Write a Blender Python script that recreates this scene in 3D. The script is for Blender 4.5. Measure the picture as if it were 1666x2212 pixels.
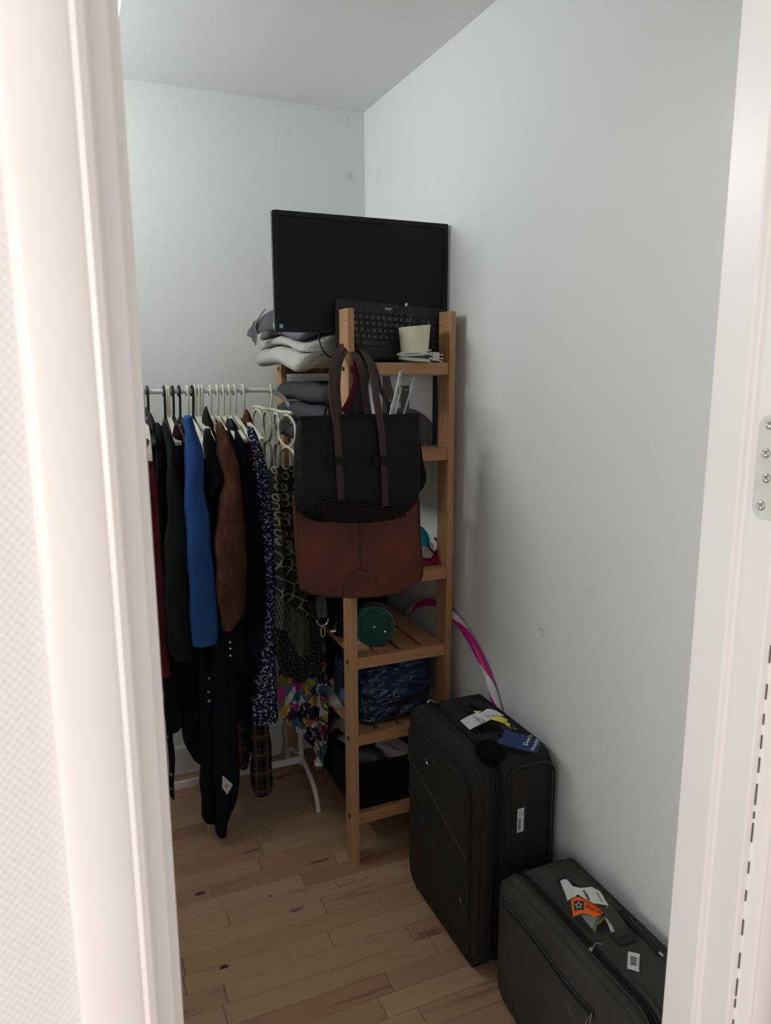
import bpy, math, random
from mathutils import Vector, Matrix, noise
R_ = math.radians
random.seed(7)
for o in list(bpy.data.objects): bpy.data.objects.remove(o)
SC = bpy.context.scene
COL = SC.collection

# ------------------------------------------------------------------ camera
IW, IH, FPX = 1666.0, 2212.0, 1608.0
PITCH, YAW, ROLL, CZ = R_(10.965), R_(23.186), R_(-0.197), 1.57
_f = Vector((math.sin(YAW)*math.cos(PITCH), math.cos(YAW)*math.cos(PITCH), -math.sin(PITCH)))
_r = Vector((math.cos(YAW), -math.sin(YAW), 0)); _u = _r.cross(_f)
CR = _r*math.cos(ROLL)+_u*math.sin(ROLL); CU = _u*math.cos(ROLL)-_r*math.sin(ROLL)
cam_d = bpy.data.cameras.new('camera'); cam = bpy.data.objects.new('camera', cam_d); COL.objects.link(cam)
cam.matrix_world = Matrix(((CR.x, CU.x, -_f.x, 0), (CR.y, CU.y, -_f.y, 0), (CR.z, CU.z, -_f.z, CZ), (0, 0, 0, 1)))
cam_d.sensor_fit = 'VERTICAL'; cam_d.sensor_height = 36; cam_d.lens = FPX/IH*36
cam_d.clip_start = 0.02; cam_d.clip_end = 50
cam_d.dof.use_dof = True; cam_d.dof.focus_distance = 2.15; cam_d.dof.aperture_fstop = 9.0
SC.camera = cam
def P(px, py, X=None, Y=None, Z=None):
    """point of the room seen at photo pixel px,py on the plane X=, Y= or Z="""
    d = CR*((px-IW/2)/FPX)+CU*((IH/2-py)/FPX)+_f
    if X is not None: t = X/d.x
    elif Y is not None: t = Y/d.y
    else: t = (Z-CZ)/d.z
    return Vector((0, 0, CZ))+d*t

# ------------------------------------------------------------------ light
wd = bpy.data.worlds.new('daylight'); SC.world = wd; wd.use_nodes = True
bg = wd.node_tree.nodes['Background']
bg.inputs[0].default_value = (1.0, 0.97, 0.955, 1); bg.inputs[1].default_value = 0.84
XW, YB, ZC = 1.118, 2.80, 2.507          # right wall, back wall, ceiling
XL, YD0, YD1 = -0.55, 0.603, 0.70        # left wall, door wall outer / inner face
def area(name, loc, rot, sx, sy, power, col):
    l = bpy.data.lights.new(name, 'AREA'); l.shape = 'RECTANGLE'; l.size = sx; l.size_y = sy; l.energy = power; l.color = col
    o = bpy.data.objects.new(name, l); COL.objects.link(o); o.location = loc; o.rotation_euler = rot; return o
area('window_daylight', (XL-0.12, 2.19, 2.23), (0, R_(-90), 0), 0.36, 0.9, 20.5, (0.93, 1.0, 0.99))
area('added_room_fill', (-2.34, -0.95, 1.45), (0, R_(-90), R_(24)), 1.5, 1.3, 42, (1.0, 0.985, 0.975))  # area light added out of view to brighten the door frame
SC.view_settings.view_transform = 'Standard'; SC.view_settings.look = 'None'
SC.view_settings.gamma = 1.0; SC.view_settings.use_curve_mapping = False
SC.view_settings.exposure = 0.0

# ------------------------------------------------------------------ mesh helpers
WL = {}
class M:
    def __init__(s): s.v = []; s.f = []
    def add(s, vs, fs):
        k = len(s.v); s.v += [Vector(p) for p in vs]; s.f += [tuple(i+k for i in f) for f in fs]; return s
    def box(s, x0, x1, y0, y1, z0, z1):
        return s.add([(x0,y0,z0),(x1,y0,z0),(x1,y1,z0),(x0,y1,z0),(x0,y0,z1),(x1,y0,z1),(x1,y1,z1),(x0,y1,z1)],
                     [(0,3,2,1),(4,5,6,7),(0,1,5,4),(1,2,6,5),(2,3,7,6),(3,0,4,7)])
    def obox(s, c, a, b, d):      # centre and three half vectors
        c, a, b, d = map(Vector, (c, a, b, d))
        return s.add([c-a-b-d,c+a-b-d,c+a+b-d,c-a+b-d,c-a-b+d,c+a-b+d,c+a+b+d,c-a+b+d],
                     [(0,3,2,1),(4,5,6,7),(0,1,5,4),(1,2,6,5),(2,3,7,6),(3,0,4,7)])
    def loft(s, rings, caps=True, closed=False):
        n = len(rings[0]); vs = [p for r in rings for p in r]; fs = []
        m = len(rings)
        for i in range(m if closed else m-1):
            a, b = i*n, ((i+1) % m)*n
            for j in range(n):
                k = (j+1) % n; fs.append((a+j, a+k, b+k, b+j))
        if caps and not closed: fs += [tuple(range(n-1, -1, -1)), tuple(range((m-1)*n, m*n))]
        return s.add(vs, fs)
    def tube(s, pts, r, n=8, closed=False, up=None):
        pts = [Vector(p) for p in pts]; m = len(pts); rings = []
        rr = r if isinstance(r, (list, tuple)) else [r]*m
        ref = Vector(up) if up else None
        prev = None
        for i, p in enumerate(pts):
            if closed: t = pts[(i+1) % m]-pts[i-1]
            else: t = pts[min(i+1, m-1)]-pts[max(i-1, 0)]
            t.normalize()
            if prev is None:
                a = ref or (Vector((0,0,1)) if abs(t.z) < .9 else Vector((1,0,0)))
            else: a = prev
            a = (a-t*a.dot(t)).normalized(); prev = a; b = t.cross(a)
            rings.append([p+(a*math.cos(2*math.pi*j/n)+b*math.sin(2*math.pi*j/n))*rr[i] for j in range(n)])
        return s.loft(rings, True, closed)
    def ribbon(s, pts, wdir, w, t, closed=False):  # flat strap: width dir(s), width, thickness
        pts = [Vector(p) for p in pts]; m = len(pts); rings = []
        for i, p in enumerate(pts):
            tg = (pts[(i+1) % m]-pts[i-1]) if closed else pts[min(i+1, m-1)]-pts[max(i-1, 0)]
            tg.normalize(); wv = Vector(wdir[i] if isinstance(wdir, list) else wdir)
            wv = (wv-tg*wv.dot(tg)).normalized(); nv = tg.cross(wv)
            ww = w[i] if isinstance(w, list) else w
            a = wv*ww/2; b = nv*t/2
            rings.append([p-a-b, p+a-b, p+a+b, p-a+b])
        return s.loft(rings, True, closed)
    def lathe(s, prof, c=(0,0,0), ax=(0,0,1), n=32, caps=True):
        ax = Vector(ax).normalized(); a = Vector((1,0,0)) if abs(ax.x) < .9 else Vector((0,1,0))
        a = (a-ax*a.dot(ax)).normalized(); b = ax.cross(a); c = Vector(c)
        return s.loft([[c+ax*h+(a*math.cos(2*math.pi*j/n)+b*math.sin(2*math.pi*j/n))*r for j in range(n)] for r, h in prof], caps)
    def prism(s, poly, nvec):     # poly: 3D points, extruded by nvec
        nvec = Vector(nvec); a = [Vector(p) for p in poly]; n = len(a)
        return s.add(a+[p+nvec for p in a], [tuple(range(n-1, -1, -1)), tuple(range(n, 2*n))]+[(i, (i+1) % n, n+(i+1) % n, n+i) for i in range(n)])
    def sheet(s, fn, nu, nv, t):  # fn(u,v)->point ; thickness t
        g = [[Vector(fn(i/nu, j/nv)) for j in range(nv+1)] for i in range(nu+1)]
        top, bot = [], []
        for i in range(nu+1):
            for j in range(nv+1):
                du = g[min(i+1, nu)][j]-g[max(i-1, 0)][j]; dv = g[i][min(j+1, nv)]-g[i][max(j-1, 0)]
                nn = du.cross(dv); nn = nn.normalized() if nn.length > 1e-12 else Vector((0,0,1))
                top.append(g[i][j]+nn*t/2); bot.append(g[i][j]-nn*t/2)
        N = len(top); w = nv+1; fs = []
        for i in range(nu):
            for j in range(nv):
                a, b, c, d = i*w+j, (i+1)*w+j, (i+1)*w+j+1, i*w+j+1
                fs += [(a, b, c, d), (N+d, N+c, N+b, N+a)]
        rim = [i*w for i in range(nu+1)]+[nu*w+j for j in range(1, w)]+[i*w+nv for i in range(nu-1, -1, -1)]+[j for j in range(nv-1, 0, -1)]
        for k in range(len(rim)):
            a, b = rim[k], rim[(k+1) % len(rim)]; fs.append((b, a, N+a, N+b))
        return s.add(top+bot, fs)
    def wob(s, amp, sc, seed=0):
        o = Vector((seed*7.3, seed*3.1, seed*1.7))
        s.v = [p+Vector(noise.noise_vector(p*sc+o))*amp for p in s.v]; return s
    def xf(s, mx): s.v = [mx @ p for p in s.v]; return s

def build(name, m, mt, parent=None, smooth=None, bevel=0, sub=0, ang=40, seg=2):
    off = WL[parent.name] if parent else Vector((0, 0, 0))
    me = bpy.data.meshes.new(name); me.from_pydata([p-off for p in m.v], [], m.f); me.validate(); me.update()
    if smooth is not False:
        me.polygons.foreach_set('use_smooth', [True]*len(me.polygons)); me.set_sharp_from_angle(angle=R_(ang))
    if mt: me.materials.append(mt)
    o = bpy.data.objects.new(name, me); COL.objects.link(o)
    if parent: o.parent = parent
    WL[o.name] = off.copy()
    if bevel:
        b = o.modifiers.new('bevel', 'BEVEL'); b.width = bevel; b.segments = seg; b.limit_method = 'ANGLE'; b.angle_limit = R_(35); b.harden_normals = False
    if sub:
        q = o.modifiers.new('sub', 'SUBSURF'); q.levels = sub; q.render_levels = sub
    return o
def tag(o, label=None, cat=None, group=None, kind=None):
    if label: o['label'] = label
    if cat: o['category'] = cat
    if group: o['group'] = group
    if kind: o['kind'] = kind
    return o
def thing(name, loc, label=None, cat=None, group=None, kind=None):
    o = bpy.data.objects.new(name, None); COL.objects.link(o); o.location = loc; o.empty_display_size = .05
    WL[o.name] = Vector(loc); return tag(o, label, cat, group, kind)
def single(name, m, mt, label, cat, group=None, **k):
    c = sum(m.v, Vector())/len(m.v); c.z = min(p.z for p in m.v)
    o = build(name, m, mt, None, **k)
    for v in o.data.vertices: v.co -= c
    o.location = c; WL[o.name] = c
    return tag(o, label, cat, group)
def texts(items):
    """[(string,size,origin,ux,uy)] -> flat letters in one mesh builder (origin = left end of baseline)"""
    obs = []
    for s, size, o, ux, uy in items:
        cu = bpy.data.curves.new('tmp', 'FONT'); cu.body = s; cu.size = size; cu.extrude = 0; cu.resolution_u = 3
        ob = bpy.data.objects.new('tmp', cu); COL.objects.link(ob); obs.append(ob)
    bpy.context.view_layer.update(); dg = bpy.context.evaluated_depsgraph_get(); m = M()
    for ob, (s, size, o, ux, uy) in zip(obs, items):
        me = bpy.data.meshes.new_from_object(ob.evaluated_get(dg))
        o, ux, uy = Vector(o), Vector(ux).normalized(), Vector(uy).normalized()
        m.add([o+ux*v.co.x+uy*v.co.y for v in me.vertices], [tuple(p.vertices) for p in me.polygons])
        bpy.data.meshes.remove(me)
    for ob in obs:
        cu = ob.data; bpy.data.objects.remove(ob); bpy.data.curves.remove(cu)
    return m
def ell(cx, cy, z, wx, wy, n=20, e=2.4, rot=0, rip=0, nr=6, ph=0):
    out = []
    for j in range(n):
        a = 2*math.pi*j/n; c, s_ = math.cos(a), math.sin(a)
        k = 1+rip*math.sin(nr*a+ph)
        x = math.copysign(abs(c)**(2/e), c)*wx*k; y = math.copysign(abs(s_)**(2/e), s_)*wy*k
        out.append(Vector((cx+x*math.cos(rot)-y*math.sin(rot), cy+x*math.sin(rot)+y*math.cos(rot), z)))
    return out
def rrect(a0, a1, b0, b1, r, n=6):   # rounded rectangle in 2D
    out = []
    for (ca, cb, t0) in ((a1-r, b1-r, 0), (a0+r, b1-r, 90), (a0+r, b0+r, 180), (a1-r, b0+r, 270)):
        for k in range(n+1):
            t = R_(t0+90*k/n); out.append((ca+r*math.cos(t), cb+r*math.sin(t)))
    return out
def arc(c, a, b, r, t0, t1, n=12):
    c, a, b = Vector(c), Vector(a), Vector(b)
    return [c+a*r*math.cos(R_(t0+(t1-t0)*i/n))+b*r*math.sin(R_(t0+(t1-t0)*i/n)) for i in range(n+1)]
def smoothpath(pts, k=6):
    pts = [Vector(p) for p in pts]; out = []
    for i in range(len(pts)-1):
        p0, p1, p2, p3 = pts[max(i-1, 0)], pts[i], pts[i+1], pts[min(i+2, len(pts)-1)]
        for j in range(k):
            t = j/k
            out.append(.5*((2*p1)+(p2-p0)*t+(2*p0-5*p1+4*p2-p3)*t*t+(3*p1-p0-3*p2+p3)*t**3))
    return out+[pts[-1]]

# ------------------------------------------------------------------ materials
class NT:
    def __init__(s, name, rough=.6, metal=0, spec=.4):
        s.m = bpy.data.materials.new(name); s.m.use_nodes = True; s.t = s.m.node_tree
        s.b = s.t.nodes['Principled BSDF']; s.b.inputs['Roughness'].default_value = rough
        s.b.inputs['Metallic'].default_value = metal; s.b.inputs['Specular IOR Level'].default_value = spec
        s.tc = s.n('ShaderNodeTexCoord')
    def n(s, typ, **k):
        q = s.t.nodes.new(typ)
        for a, b in k.items(): setattr(q, a, b)
        return q
    def l(s, a, b): s.t.links.new(a, b)
    def put(s, sock, v):
        if v is None: return
        if hasattr(v, 'is_linked'): s.l(v, sock)
        elif isinstance(v, (tuple, list)): sock.default_value = (*v, 1) if len(v) == 3 and sock.type == 'RGBA' else v
        else: sock.default_value = v
    def map(s, sc=(1,1,1), rot=(0,0,0), loc=(0,0,0), src='Object'):
        q = s.n('ShaderNodeMapping'); q.inputs['Scale'].default_value = sc; q.inputs['Rotation'].default_value = rot; q.inputs['Location'].default_value = loc
        s.l(src if hasattr(src, 'is_linked') else s.tc.outputs[src], q.inputs[0]); return q.outputs[0]
    def noise(s, vec, sc=5, det=3, rough=.5, dist=0):
        q = s.n('ShaderNodeTexNoise'); s.put(q.inputs['Vector'], vec); q.inputs['Scale'].default_value = sc
        q.inputs['Detail'].default_value = det; q.inputs['Roughness'].default_value = rough; q.inputs['Distortion'].default_value = dist; return q
    def vor(s, vec, sc=5, feature='F1', rnd=1.0, dist='EUCLIDEAN'):
        q = s.n('ShaderNodeTexVoronoi', feature=feature); q.distance = dist; s.put(q.inputs['Vector'], vec); q.inputs['Scale'].default_value = sc; q.inputs['Randomness'].default_value = rnd; return q
    def wave(s, vec, sc=5, d='X', dist=0):
        q = s.n('ShaderNodeTexWave', bands_direction=d); s.put(q.inputs['Vector'], vec); q.inputs['Scale'].default_value = sc; q.inputs['Distortion'].default_value = dist; return q.outputs['Fac']
    def ramp(s, fac, stops, interp='LINEAR'):
        q = s.n('ShaderNodeValToRGB'); q.color_ramp.interpolation = interp; e = q.color_ramp.elements
        while len(e) < len(stops): e.new(.5)
        for i, (p, c) in enumerate(stops): e[i].position = p; e[i].color = (*c, 1) if len(c) == 3 else c
        s.put(q.inputs[0], fac); return q.outputs[0]
    def mix(s, fac, a, b, mode='MIX'):
        q = s.n('ShaderNodeMixRGB', blend_type=mode); s.put(q.inputs[0], fac); s.put(q.inputs[1], a); s.put(q.inputs[2], b); return q.outputs[0]
    def math(s, op, a, b=None, clamp=False):
        q = s.n('ShaderNodeMath', operation=op, use_clamp=clamp); s.put(q.inputs[0], a); s.put(q.inputs[1], b); return q.outputs[0]
    def sep(s, vec): q = s.n('ShaderNodeSeparateXYZ'); s.l(vec, q.inputs[0]); return q.outputs
    def bump(s, h, strength=.3, d=.002):
        q = s.n('ShaderNodeBump'); q.inputs['Strength'].default_value = strength; q.inputs['Distance'].default_value = d
        s.put(q.inputs['Height'], h); s.l(q.outputs[0], s.b.inputs['Normal'])
    def col(s, c): s.put(s.b.inputs['Base Color'], c); return s.m
def W3(c): return (c, c, c)
def plain(name, c, rough=.5, metal=0, var=.12, sc=30, bump=.15, bd=.0006, bsc=400, spec=.4):
    q = NT(name, rough, metal, spec); n = q.noise(q.map(), sc, 4)
    lo = tuple(x*(1-var) for x in c); hi = tuple(min(1, x*(1+var)) for x in c)
    if bump: q.bump(q.noise(q.map(), bsc, 2).outputs[0], bump, bd)
    return q.col(q.ramp(n.outputs[0], [(.3, lo), (.7, hi)]))
def fabric(name, c, rough=.95, var=.25, sc=14, rib=0, ribd='X', bsc=900, bump=.5, fold=.006):
    q = NT(name, rough, 0, .15); n = q.noise(q.map(sc=(1, 1, .35)), sc, 4)
    lo = tuple(x*(1-var) for x in c); hi = tuple(min(1, x*(1+var)) for x in c)
    cc = q.ramp(n.outputs[0], [(.3, lo), (.7, hi)])
    h = q.noise(q.map(), bsc, 2).outputs[0]; h2 = q.noise(q.map(sc=(1, 1, .25)), 18, 3).outputs[0]
    hh = q.math('ADD', q.math('MULTIPLY', h, .12), h2)
    if rib:
        w = q.wave(q.map(), rib, ribd); hh = q.math('ADD', hh, q.math('MULTIPLY', w, .5))
        cc = q.mix(q.math('MULTIPLY', w, .35), cc, tuple(x*1.9 for x in c))
    q.bump(hh, bump, fold); return q.col(cc)
def wood(name, axis, c0=(.50,.285,.15), c1=(.36,.185,.09)):
    st = {'X': (1.2, 22, 22), 'Y': (22, 1.2, 22), 'Z': (22, 22, 1.2)}[axis]
    q = NT(name, .55, 0, .35); rnd = q.n('ShaderNodeObjectInfo').outputs['Random']
    v = q.n('ShaderNodeVectorMath', operation='ADD'); q.l(q.map(sc=st), v.inputs[0])
    cx = q.n('ShaderNodeCombineXYZ'); m = q.math('MULTIPLY', rnd, 37.0)
    for i in range(3): q.l(m, cx.inputs[i])
    q.l(cx.outputs[0], v.inputs[1])
    g = q.noise(v.outputs[0], 2.2, 6, .6, .8); big = q.noise(v.outputs[0], .6, 2)
    cc = q.ramp(g.outputs[0], [(.32, c1), (.5, tuple((a+b)/2 for a, b in zip(c0, c1))), (.68, c0)])
    cc = q.mix(q.ramp(big.outputs[0], [(.56, W3(0)), (.68, W3(.5))]), cc, (.33, .13, .06))
    cc = q.mix(q.math('MULTIPLY', rnd, .25), cc, (.55, .30, .13))
    q.bump(g.outputs[0], .15, .0008); return q.col(cc)
def wallpaper(name, ax, c=(.745,.75,.737), marks=(), sc=52, st=.2):
    q = NT(name, .75, 0, .25); g = q.n('ShaderNodeNewGeometry').outputs['Position']
    p = q.sep(g); a = p[0] if ax == 'X' else p[1]
    cv = q.n('ShaderNodeCombineXYZ'); q.l(a, cv.inputs[0]); q.l(p[2], cv.inputs[1]); v = cv.outputs[0]
    m1 = q.map(rot=(0, 0, R_(40)), src=v); m2 = q.map(rot=(0, 0, R_(-40)), src=v)
    h = q.math('ADD', q.math('MULTIPLY', q.wave(m1, sc, 'X'), .6), q.wave(m2, sc*.9, 'X'))
    h = q.math('ADD', h, q.math('MULTIPLY', q.noise(v, 160, 2).outputs[0], 1.2))
    q.bump(h, st, .0012)
    cc = q.ramp(q.noise(v, 2.5, 3).outputs[0], [(.3, tuple(x*.975 for x in c)), (.7, c)])
    for (mx, mz, r, k) in marks:
        vm = q.n('ShaderNodeVectorMath', operation='DISTANCE'); q.l(v, vm.inputs[0]); vm.inputs[1].default_value = (mx, mz, 0)
        near = q.math('SUBTRACT', 1.0, q.math('DIVIDE', vm.outputs['Value'], r), True)
        line = q.math('SUBTRACT', 1.0, q.math('MULTIPLY', q.math('ABSOLUTE', q.math('SUBTRACT', q.noise(v, 1.6/r, 2).outputs[0], .5)), 16), True)
        cc = q.mix(q.math('MULTIPLY', q.math('MULTIPLY', line, near), k), cc, (.16, .15, .14))
    return q.col(cc)

# ================================================================== THE SETTING
mPaint = plain('white_gloss_paint', (.88, .845, .83), .35, 0, .02, 6, .04, .0008, 60)
mPaintFrame = plain('white_frame_paint', (.87, .85, .845), .3, 0, .02, 5, .03, .0008, 60)
mCeil = plain('ceiling_paint', (.84, .845, .845), .85, 0, .02, 4, .25, .0012, 140)
mBase = plain('baseboard_paint', (.70, .69, .68), .4, 0, .04, 8, .05)
mWallB = wallpaper('wallpaper_back', 'X', marks=((P(755, 383, Y=YB).x, P(755, 383, Y=YB).z, .03, .5), (P(625, 288, Y=YB).x, P(625, 288, Y=YB).z, .02, .35), (P(750, 265, Y=YB).x, P(750, 265, Y=YB).z, .03, .25)))
mWallR = wallpaper('wallpaper_right', 'Y', marks=((P(1170, 1364, X=XW).y, P(1170, 1364, X=XW).z, .022, .9), (P(820, 378, X=XW).y, P(820, 378, X=XW).z, .03, .3), (P(1275, 1283, X=XW).y, P(1275, 1283, X=XW).z, .025, .2), (P(1125, 1240, X=XW).y, P(1125, 1240, X=XW).z, .04, .15)))
mWallF = wallpaper('wallpaper_front', 'X', (.87, .85, .84), sc=62, st=.28)

# floor with parquet strips
q = NT('parquet', .42, 0, .4); rnd = q.n('ShaderNodeObjectInfo').outputs['Random']
pos = q.n('ShaderNodeNewGeometry').outputs['Position']
vv = q.n('ShaderNodeVectorMath', operation='ADD'); cx = q.n('ShaderNodeCombineXYZ'); mm = q.math('MULTIPLY', rnd, 53.0)
q.l(mm, cx.inputs[0]); q.l(mm, cx.inputs[2]); q.l(pos, vv.inputs[0]); q.l(cx.outputs[0], vv.inputs[1])
g1 = q.noise(q.map(sc=(2.2, 34, 1), src=vv.outputs[0]), 3.0, 5, .6, .6).outputs[0]
g2 = q.noise(q.map(sc=(1.0, 9, 1), src=vv.outputs[0]), 2.0, 3, .5, .4).outputs[0]
c = q.ramp(rnd, [(0, (.40, .245, .145)), (.35, (.47, .31, .19)), (.6, (.37, .205, .125)), (.8, (.49, .33, .205)), (1, (.42, .26, .155))])
c = q.mix(q.ramp(g1, [(.35, W3(.32)), (.6, W3(0))]), c, (.33, .19, .11))
c = q.mix(q.ramp(g2, [(.60, W3(0)), (.66, W3(.35)), (.72, W3(.85))]), c, (.10, .055, .035))      # dark heart streaks
kn = q.vor(q.map(sc=(3.2, 7.5, 1), src=pos), 1.0)
kd = q.math('ADD', kn.outputs['Distance'], q.math('MULTIPLY', q.noise(pos, 60, 3).outputs[0], .07))
c = q.mix(q.ramp(kd, [(.075, W3(.9)), (.105, W3(0))]), c, (.055, .03, .02))      # small knots
for (mx_, my_, rx_, ry_, cc3, kk3) in ((640, 1965, .030, .012, (.06, .065, .065), .8), (484, 2089, .022, .009, (.035, .012, .010), .95), (583, 1936, .011, .005, (.04, .02, .014), .9), (930, 2015, .055, .022, (.09, .045, .025), .55), (690, 1860, .05, .008, (.07, .035, .02), .8), (545, 1838, .05, .006, (.08, .04, .022), .8)):
    pm = P(mx_, my_, Z=0); vm3 = q.n('ShaderNodeVectorMath', operation='LENGTH')
    q.l(q.map(src=pos, sc=(1/rx_, 1/ry_, 0), loc=(-pm.x/rx_, -pm.y/ry_, 0)), vm3.inputs[0])
    edge = q.math('ADD', vm3.outputs['Value'], q.math('MULTIPLY', q.math('SUBTRACT', q.noise(q.map(src=pos, sc=(1, 2.5, 1)), 70, 3).outputs[0], .5), 2.2))
    c = q.mix(q.math('MULTIPLY', q.math('LESS_THAN', edge, .62), kk3), c, cc3)
q.bump(g1, .06, .0006); mFloor = q.col(c)
floor = build('floor', M().box(-2.4, 2.4, -2.6, YB+.1, -.12, -.005), mFloor, None, False); tag(floor, kind='structure')
PLK = {}
def plank(x0, x1, y0, w):
    L = round(x1-x0, 3)
    if (L, w) not in PLK:
        a, b, h, t = L/2-.0005, w/2-.0005, .0045, .0014
        m = M().loft([[Vector((sx*k, sy*j, z)) for sx, sy in ((-1,-1),(1,-1),(1,1),(-1,1))] for k, j, z in ((a, b, -h), (a, b, -t), (a-t, b-t*.6, 0))])
        o = build('plank', m, mFloor, floor, False); PLK[(L, w)] = o
    else:
        o = PLK[(L, w)].copy(); COL.objects.link(o); o.parent = floor
    o.location = ((x0+x1)/2, y0+w/2, 0)
rp = random.Random(21); PW = .0665; y = .702; ri = 0
while y < YB-.02:
    x = -.16-rp.random()*.3; w = min(PW, YB-.002-y)
    while x < XW-.002:
        L = rp.choice((.34, .40, .46, .52, .58)); x1 = min(x+L, XW-.001)
        if XW-x1 < .05: x1 = XW-.001
        plank(x, x1, y, round(w, 4)); x = x1
    y += PW
# walls
wall_right = build('wall_right', M().box(XW, XW+.1, YD1, YB+.1, -.005, 2.62), mWallR, None, False); tag(wall_right, kind='structure')
wall_back = build('wall_back', M().box(XL-.1, XW, YB, YB+.1, -.005, 2.62), mWallB, None, False); tag(wall_back, kind='structure')
WY0, WY1, WZ0, WZ1 = 1.72, 2.66, 2.04, 2.42
wall_left = build('wall_left', M().box(XL-.1, XL, YD1, WY0, -.005, 2.62).box(XL-.1, XL, WY1, YB, -.005, 2.62).box(XL-.1, XL, WY0, WY1, -.005, WZ0).box(XL-.1, XL, WY0, WY1, WZ1, 2.62), mWallR, None, False); tag(wall_left, kind='structure')
ceil = build('ceiling', M().box(.22, XW, YD1, YB, ZC, ZC+.02).box(XL-.1, XW+.1, YD1, YB+.1, ZC+.014, ZC+.1).box(-2.4, 2.4, -2.6, YD1, ZC+.014, ZC+.1), mCeil, None, False); tag(ceil, kind='structure')
wall_front = build('wall_front', M().box(-2.4, .022, YD0, YD1, -.005, ZC+.02).box(.784, 2.4, YD0, YD1, -.005, ZC+.02).box(.022, .784, YD0, YD1, 2.075, ZC+.02), mWallF, None, False); tag(wall_front, kind='structure')
tag(build('baseboard_back', M().box(XL, XW, YB-.022, YB, 0, .115), mBase, None, False, bevel=.004), kind='structure')
# outer room: unseen side wall, with a window added around the door-frame fill light
outer = build('wall_outer', M().box(-2.5, -2.4, -2.6, -1.75, -.005, ZC+.02).box(-2.5, -2.4, -.15, YD1, -.005, ZC+.02).box(-2.5, -2.4, -1.75, -.15, -.005, .62).box(-2.5, -2.4, -1.75, -.15, 2.28, ZC+.02), mWallF, None, False); tag(outer, kind='structure')
added_win = thing('added_window_2', (-2.4, -.95, .62), kind='structure')
build('window_frame', M().box(-2.47, -2.42, -1.75, -1.69, .62, 2.28).box(-2.47, -2.42, -.21, -.15, .62, 2.28).box(-2.47, -2.42, -1.69, -.21, .62, .68).box(-2.47, -2.42, -1.69, -.21, 2.22, 2.28), mPaint, added_win, False, bevel=.004)
# high side window that lights the closet
win = thing('window_1', (XL, (WY0+WY1)/2, WZ0), kind='structure')
m = M()
for a in ((WY0, WY0+.05, WZ0, WZ1), (WY1-.05, WY1, WZ0, WZ1), (WY0+.05, WY1-.05, WZ0, WZ0+.05), (WY0+.05, WY1-.05, WZ1-.05, WZ1)): m.box(XL-.075, XL-.025, *a)
build('window_frame', m, mPaint, win, False, bevel=.004)
gm = bpy.data.materials.new('window_glass'); gm.use_nodes = True; t = gm.node_tree
tr = t.nodes.new('ShaderNodeBsdfTransparent'); gl = t.nodes.new('ShaderNodeBsdfGlossy'); gl.inputs['Roughness'].default_value = .02
mx = t.nodes.new('ShaderNodeMixShader'); mx.inputs[0].default_value = .06
t.links.new(tr.outputs[0], mx.inputs[1]); t.links.new(gl.outputs[0], mx.inputs[2]); t.links.new(mx.outputs[0], t.nodes['Material Output'].inputs[0])
build('pane', M().box(XL-.052, XL-.048, WY0+.045, WY1-.045, WZ0+.045, WZ1-.045), gm, win, False)
# door frame
dr = thing('door_1', (.4, .65, 0), kind='structure')
def prof(poly, z0, z1): return M().prism([(x, y, z0) for x, y in poly], (0, 0, z1-z0))
build('jamb', prof([(.0215, .603), (.050, .603), (.050, .649), (.0615, .6505), (.0615, .704), (.0215, .704)], 0, 2.06), mPaintFrame, dr, False, bevel=.002)
build('jamb', prof([(.7845, .603), (.7845, .704), (.744, .704), (.744, .6505), (.754, .649), (.754, .603)], 0, 2.06), mPaintFrame, dr, False, bevel=.002)
build('head', M().box(.0215, .7845, .603, .704, 2.035, 2.075), mPaintFrame, dr, False, bevel=.002)
def casing(x0, x1, s):     # s=+1: inner edge at x1
    pr = [(0, 0), (.0035, -.012), (.010, -.0165), (.046, -.0185), (.050, -.0165), (.054, -.0185), (.0595, -.016), (.0635, -.006), (.0635, 0)]
    pts = [(x0+a, .603+b) if s > 0 else (x1-a, .603+b) for a, b in pr]
    return prof(pts if s < 0 else pts[::-1], 0, 2.12)
build('casing', casing(-.0265, .037, 1), mPaint, dr, ang=35)
build('casing', casing(.767, .8305, -1), mPaint, dr, ang=35)
build('casing', M().box(-.0265, .8305, .585, .603, 2.05, 2.115), mPaint, dr, False, bevel=.004)
mCrack = plain('dark_joint', (.10, .08, .07), .9)
build('joint', M().box(.0372, .0382, .6022, .604, 0, .985), mCrack, dr, False)
rc = random.Random(3); m = M(); z = .30
while z < 1.25:
    L = rc.uniform(.006, .03); m.box(.7655, .7668, .6015, .6032, z, z+L); z += L+rc.uniform(.004, .03)
build('joint', m, mCrack, dr, False)
# painted-over hinge leaf on the right jamb
mPlate = plain('hinge_plate_metal', (.74, .74, .71), .35, .15, .06, 40, .1)
mScrew = plain('screw_metal', (.62, .62, .60), .25, .7, .1)
mSlot = plain('screw_slot', (.12, .12, .12), .6)
pz0, pz1 = P(1635, 1118, X=.754).z, P(1637, 893, X=.754).z
pl = build('hinge_leaf', M().prism([(.7545, yy, zz) for yy, zz in rrect(.585, .6365, pz0, pz1, .016)], (-.0022, 0, 0)), mPlate, dr, bevel=.0005)
for (a, b) in ((1663, 917), (1655, 979), (1655.5, 1033), (1644, 1092)):
    pp = P(a, b, X=.752); s = build('screw', M().lathe([(.0052, 0), (.0050, .0006), (.0036, .0012), (.0022, .0004), (.0, .0004)], pp, (-1, 0, 0), 20, False), mScrew, pl)
    build('slot', M().lathe([(.0058, .00005), (.0053, .00025)], pp, (-1, 0, 0), 20, False), mSlot, s)

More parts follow.
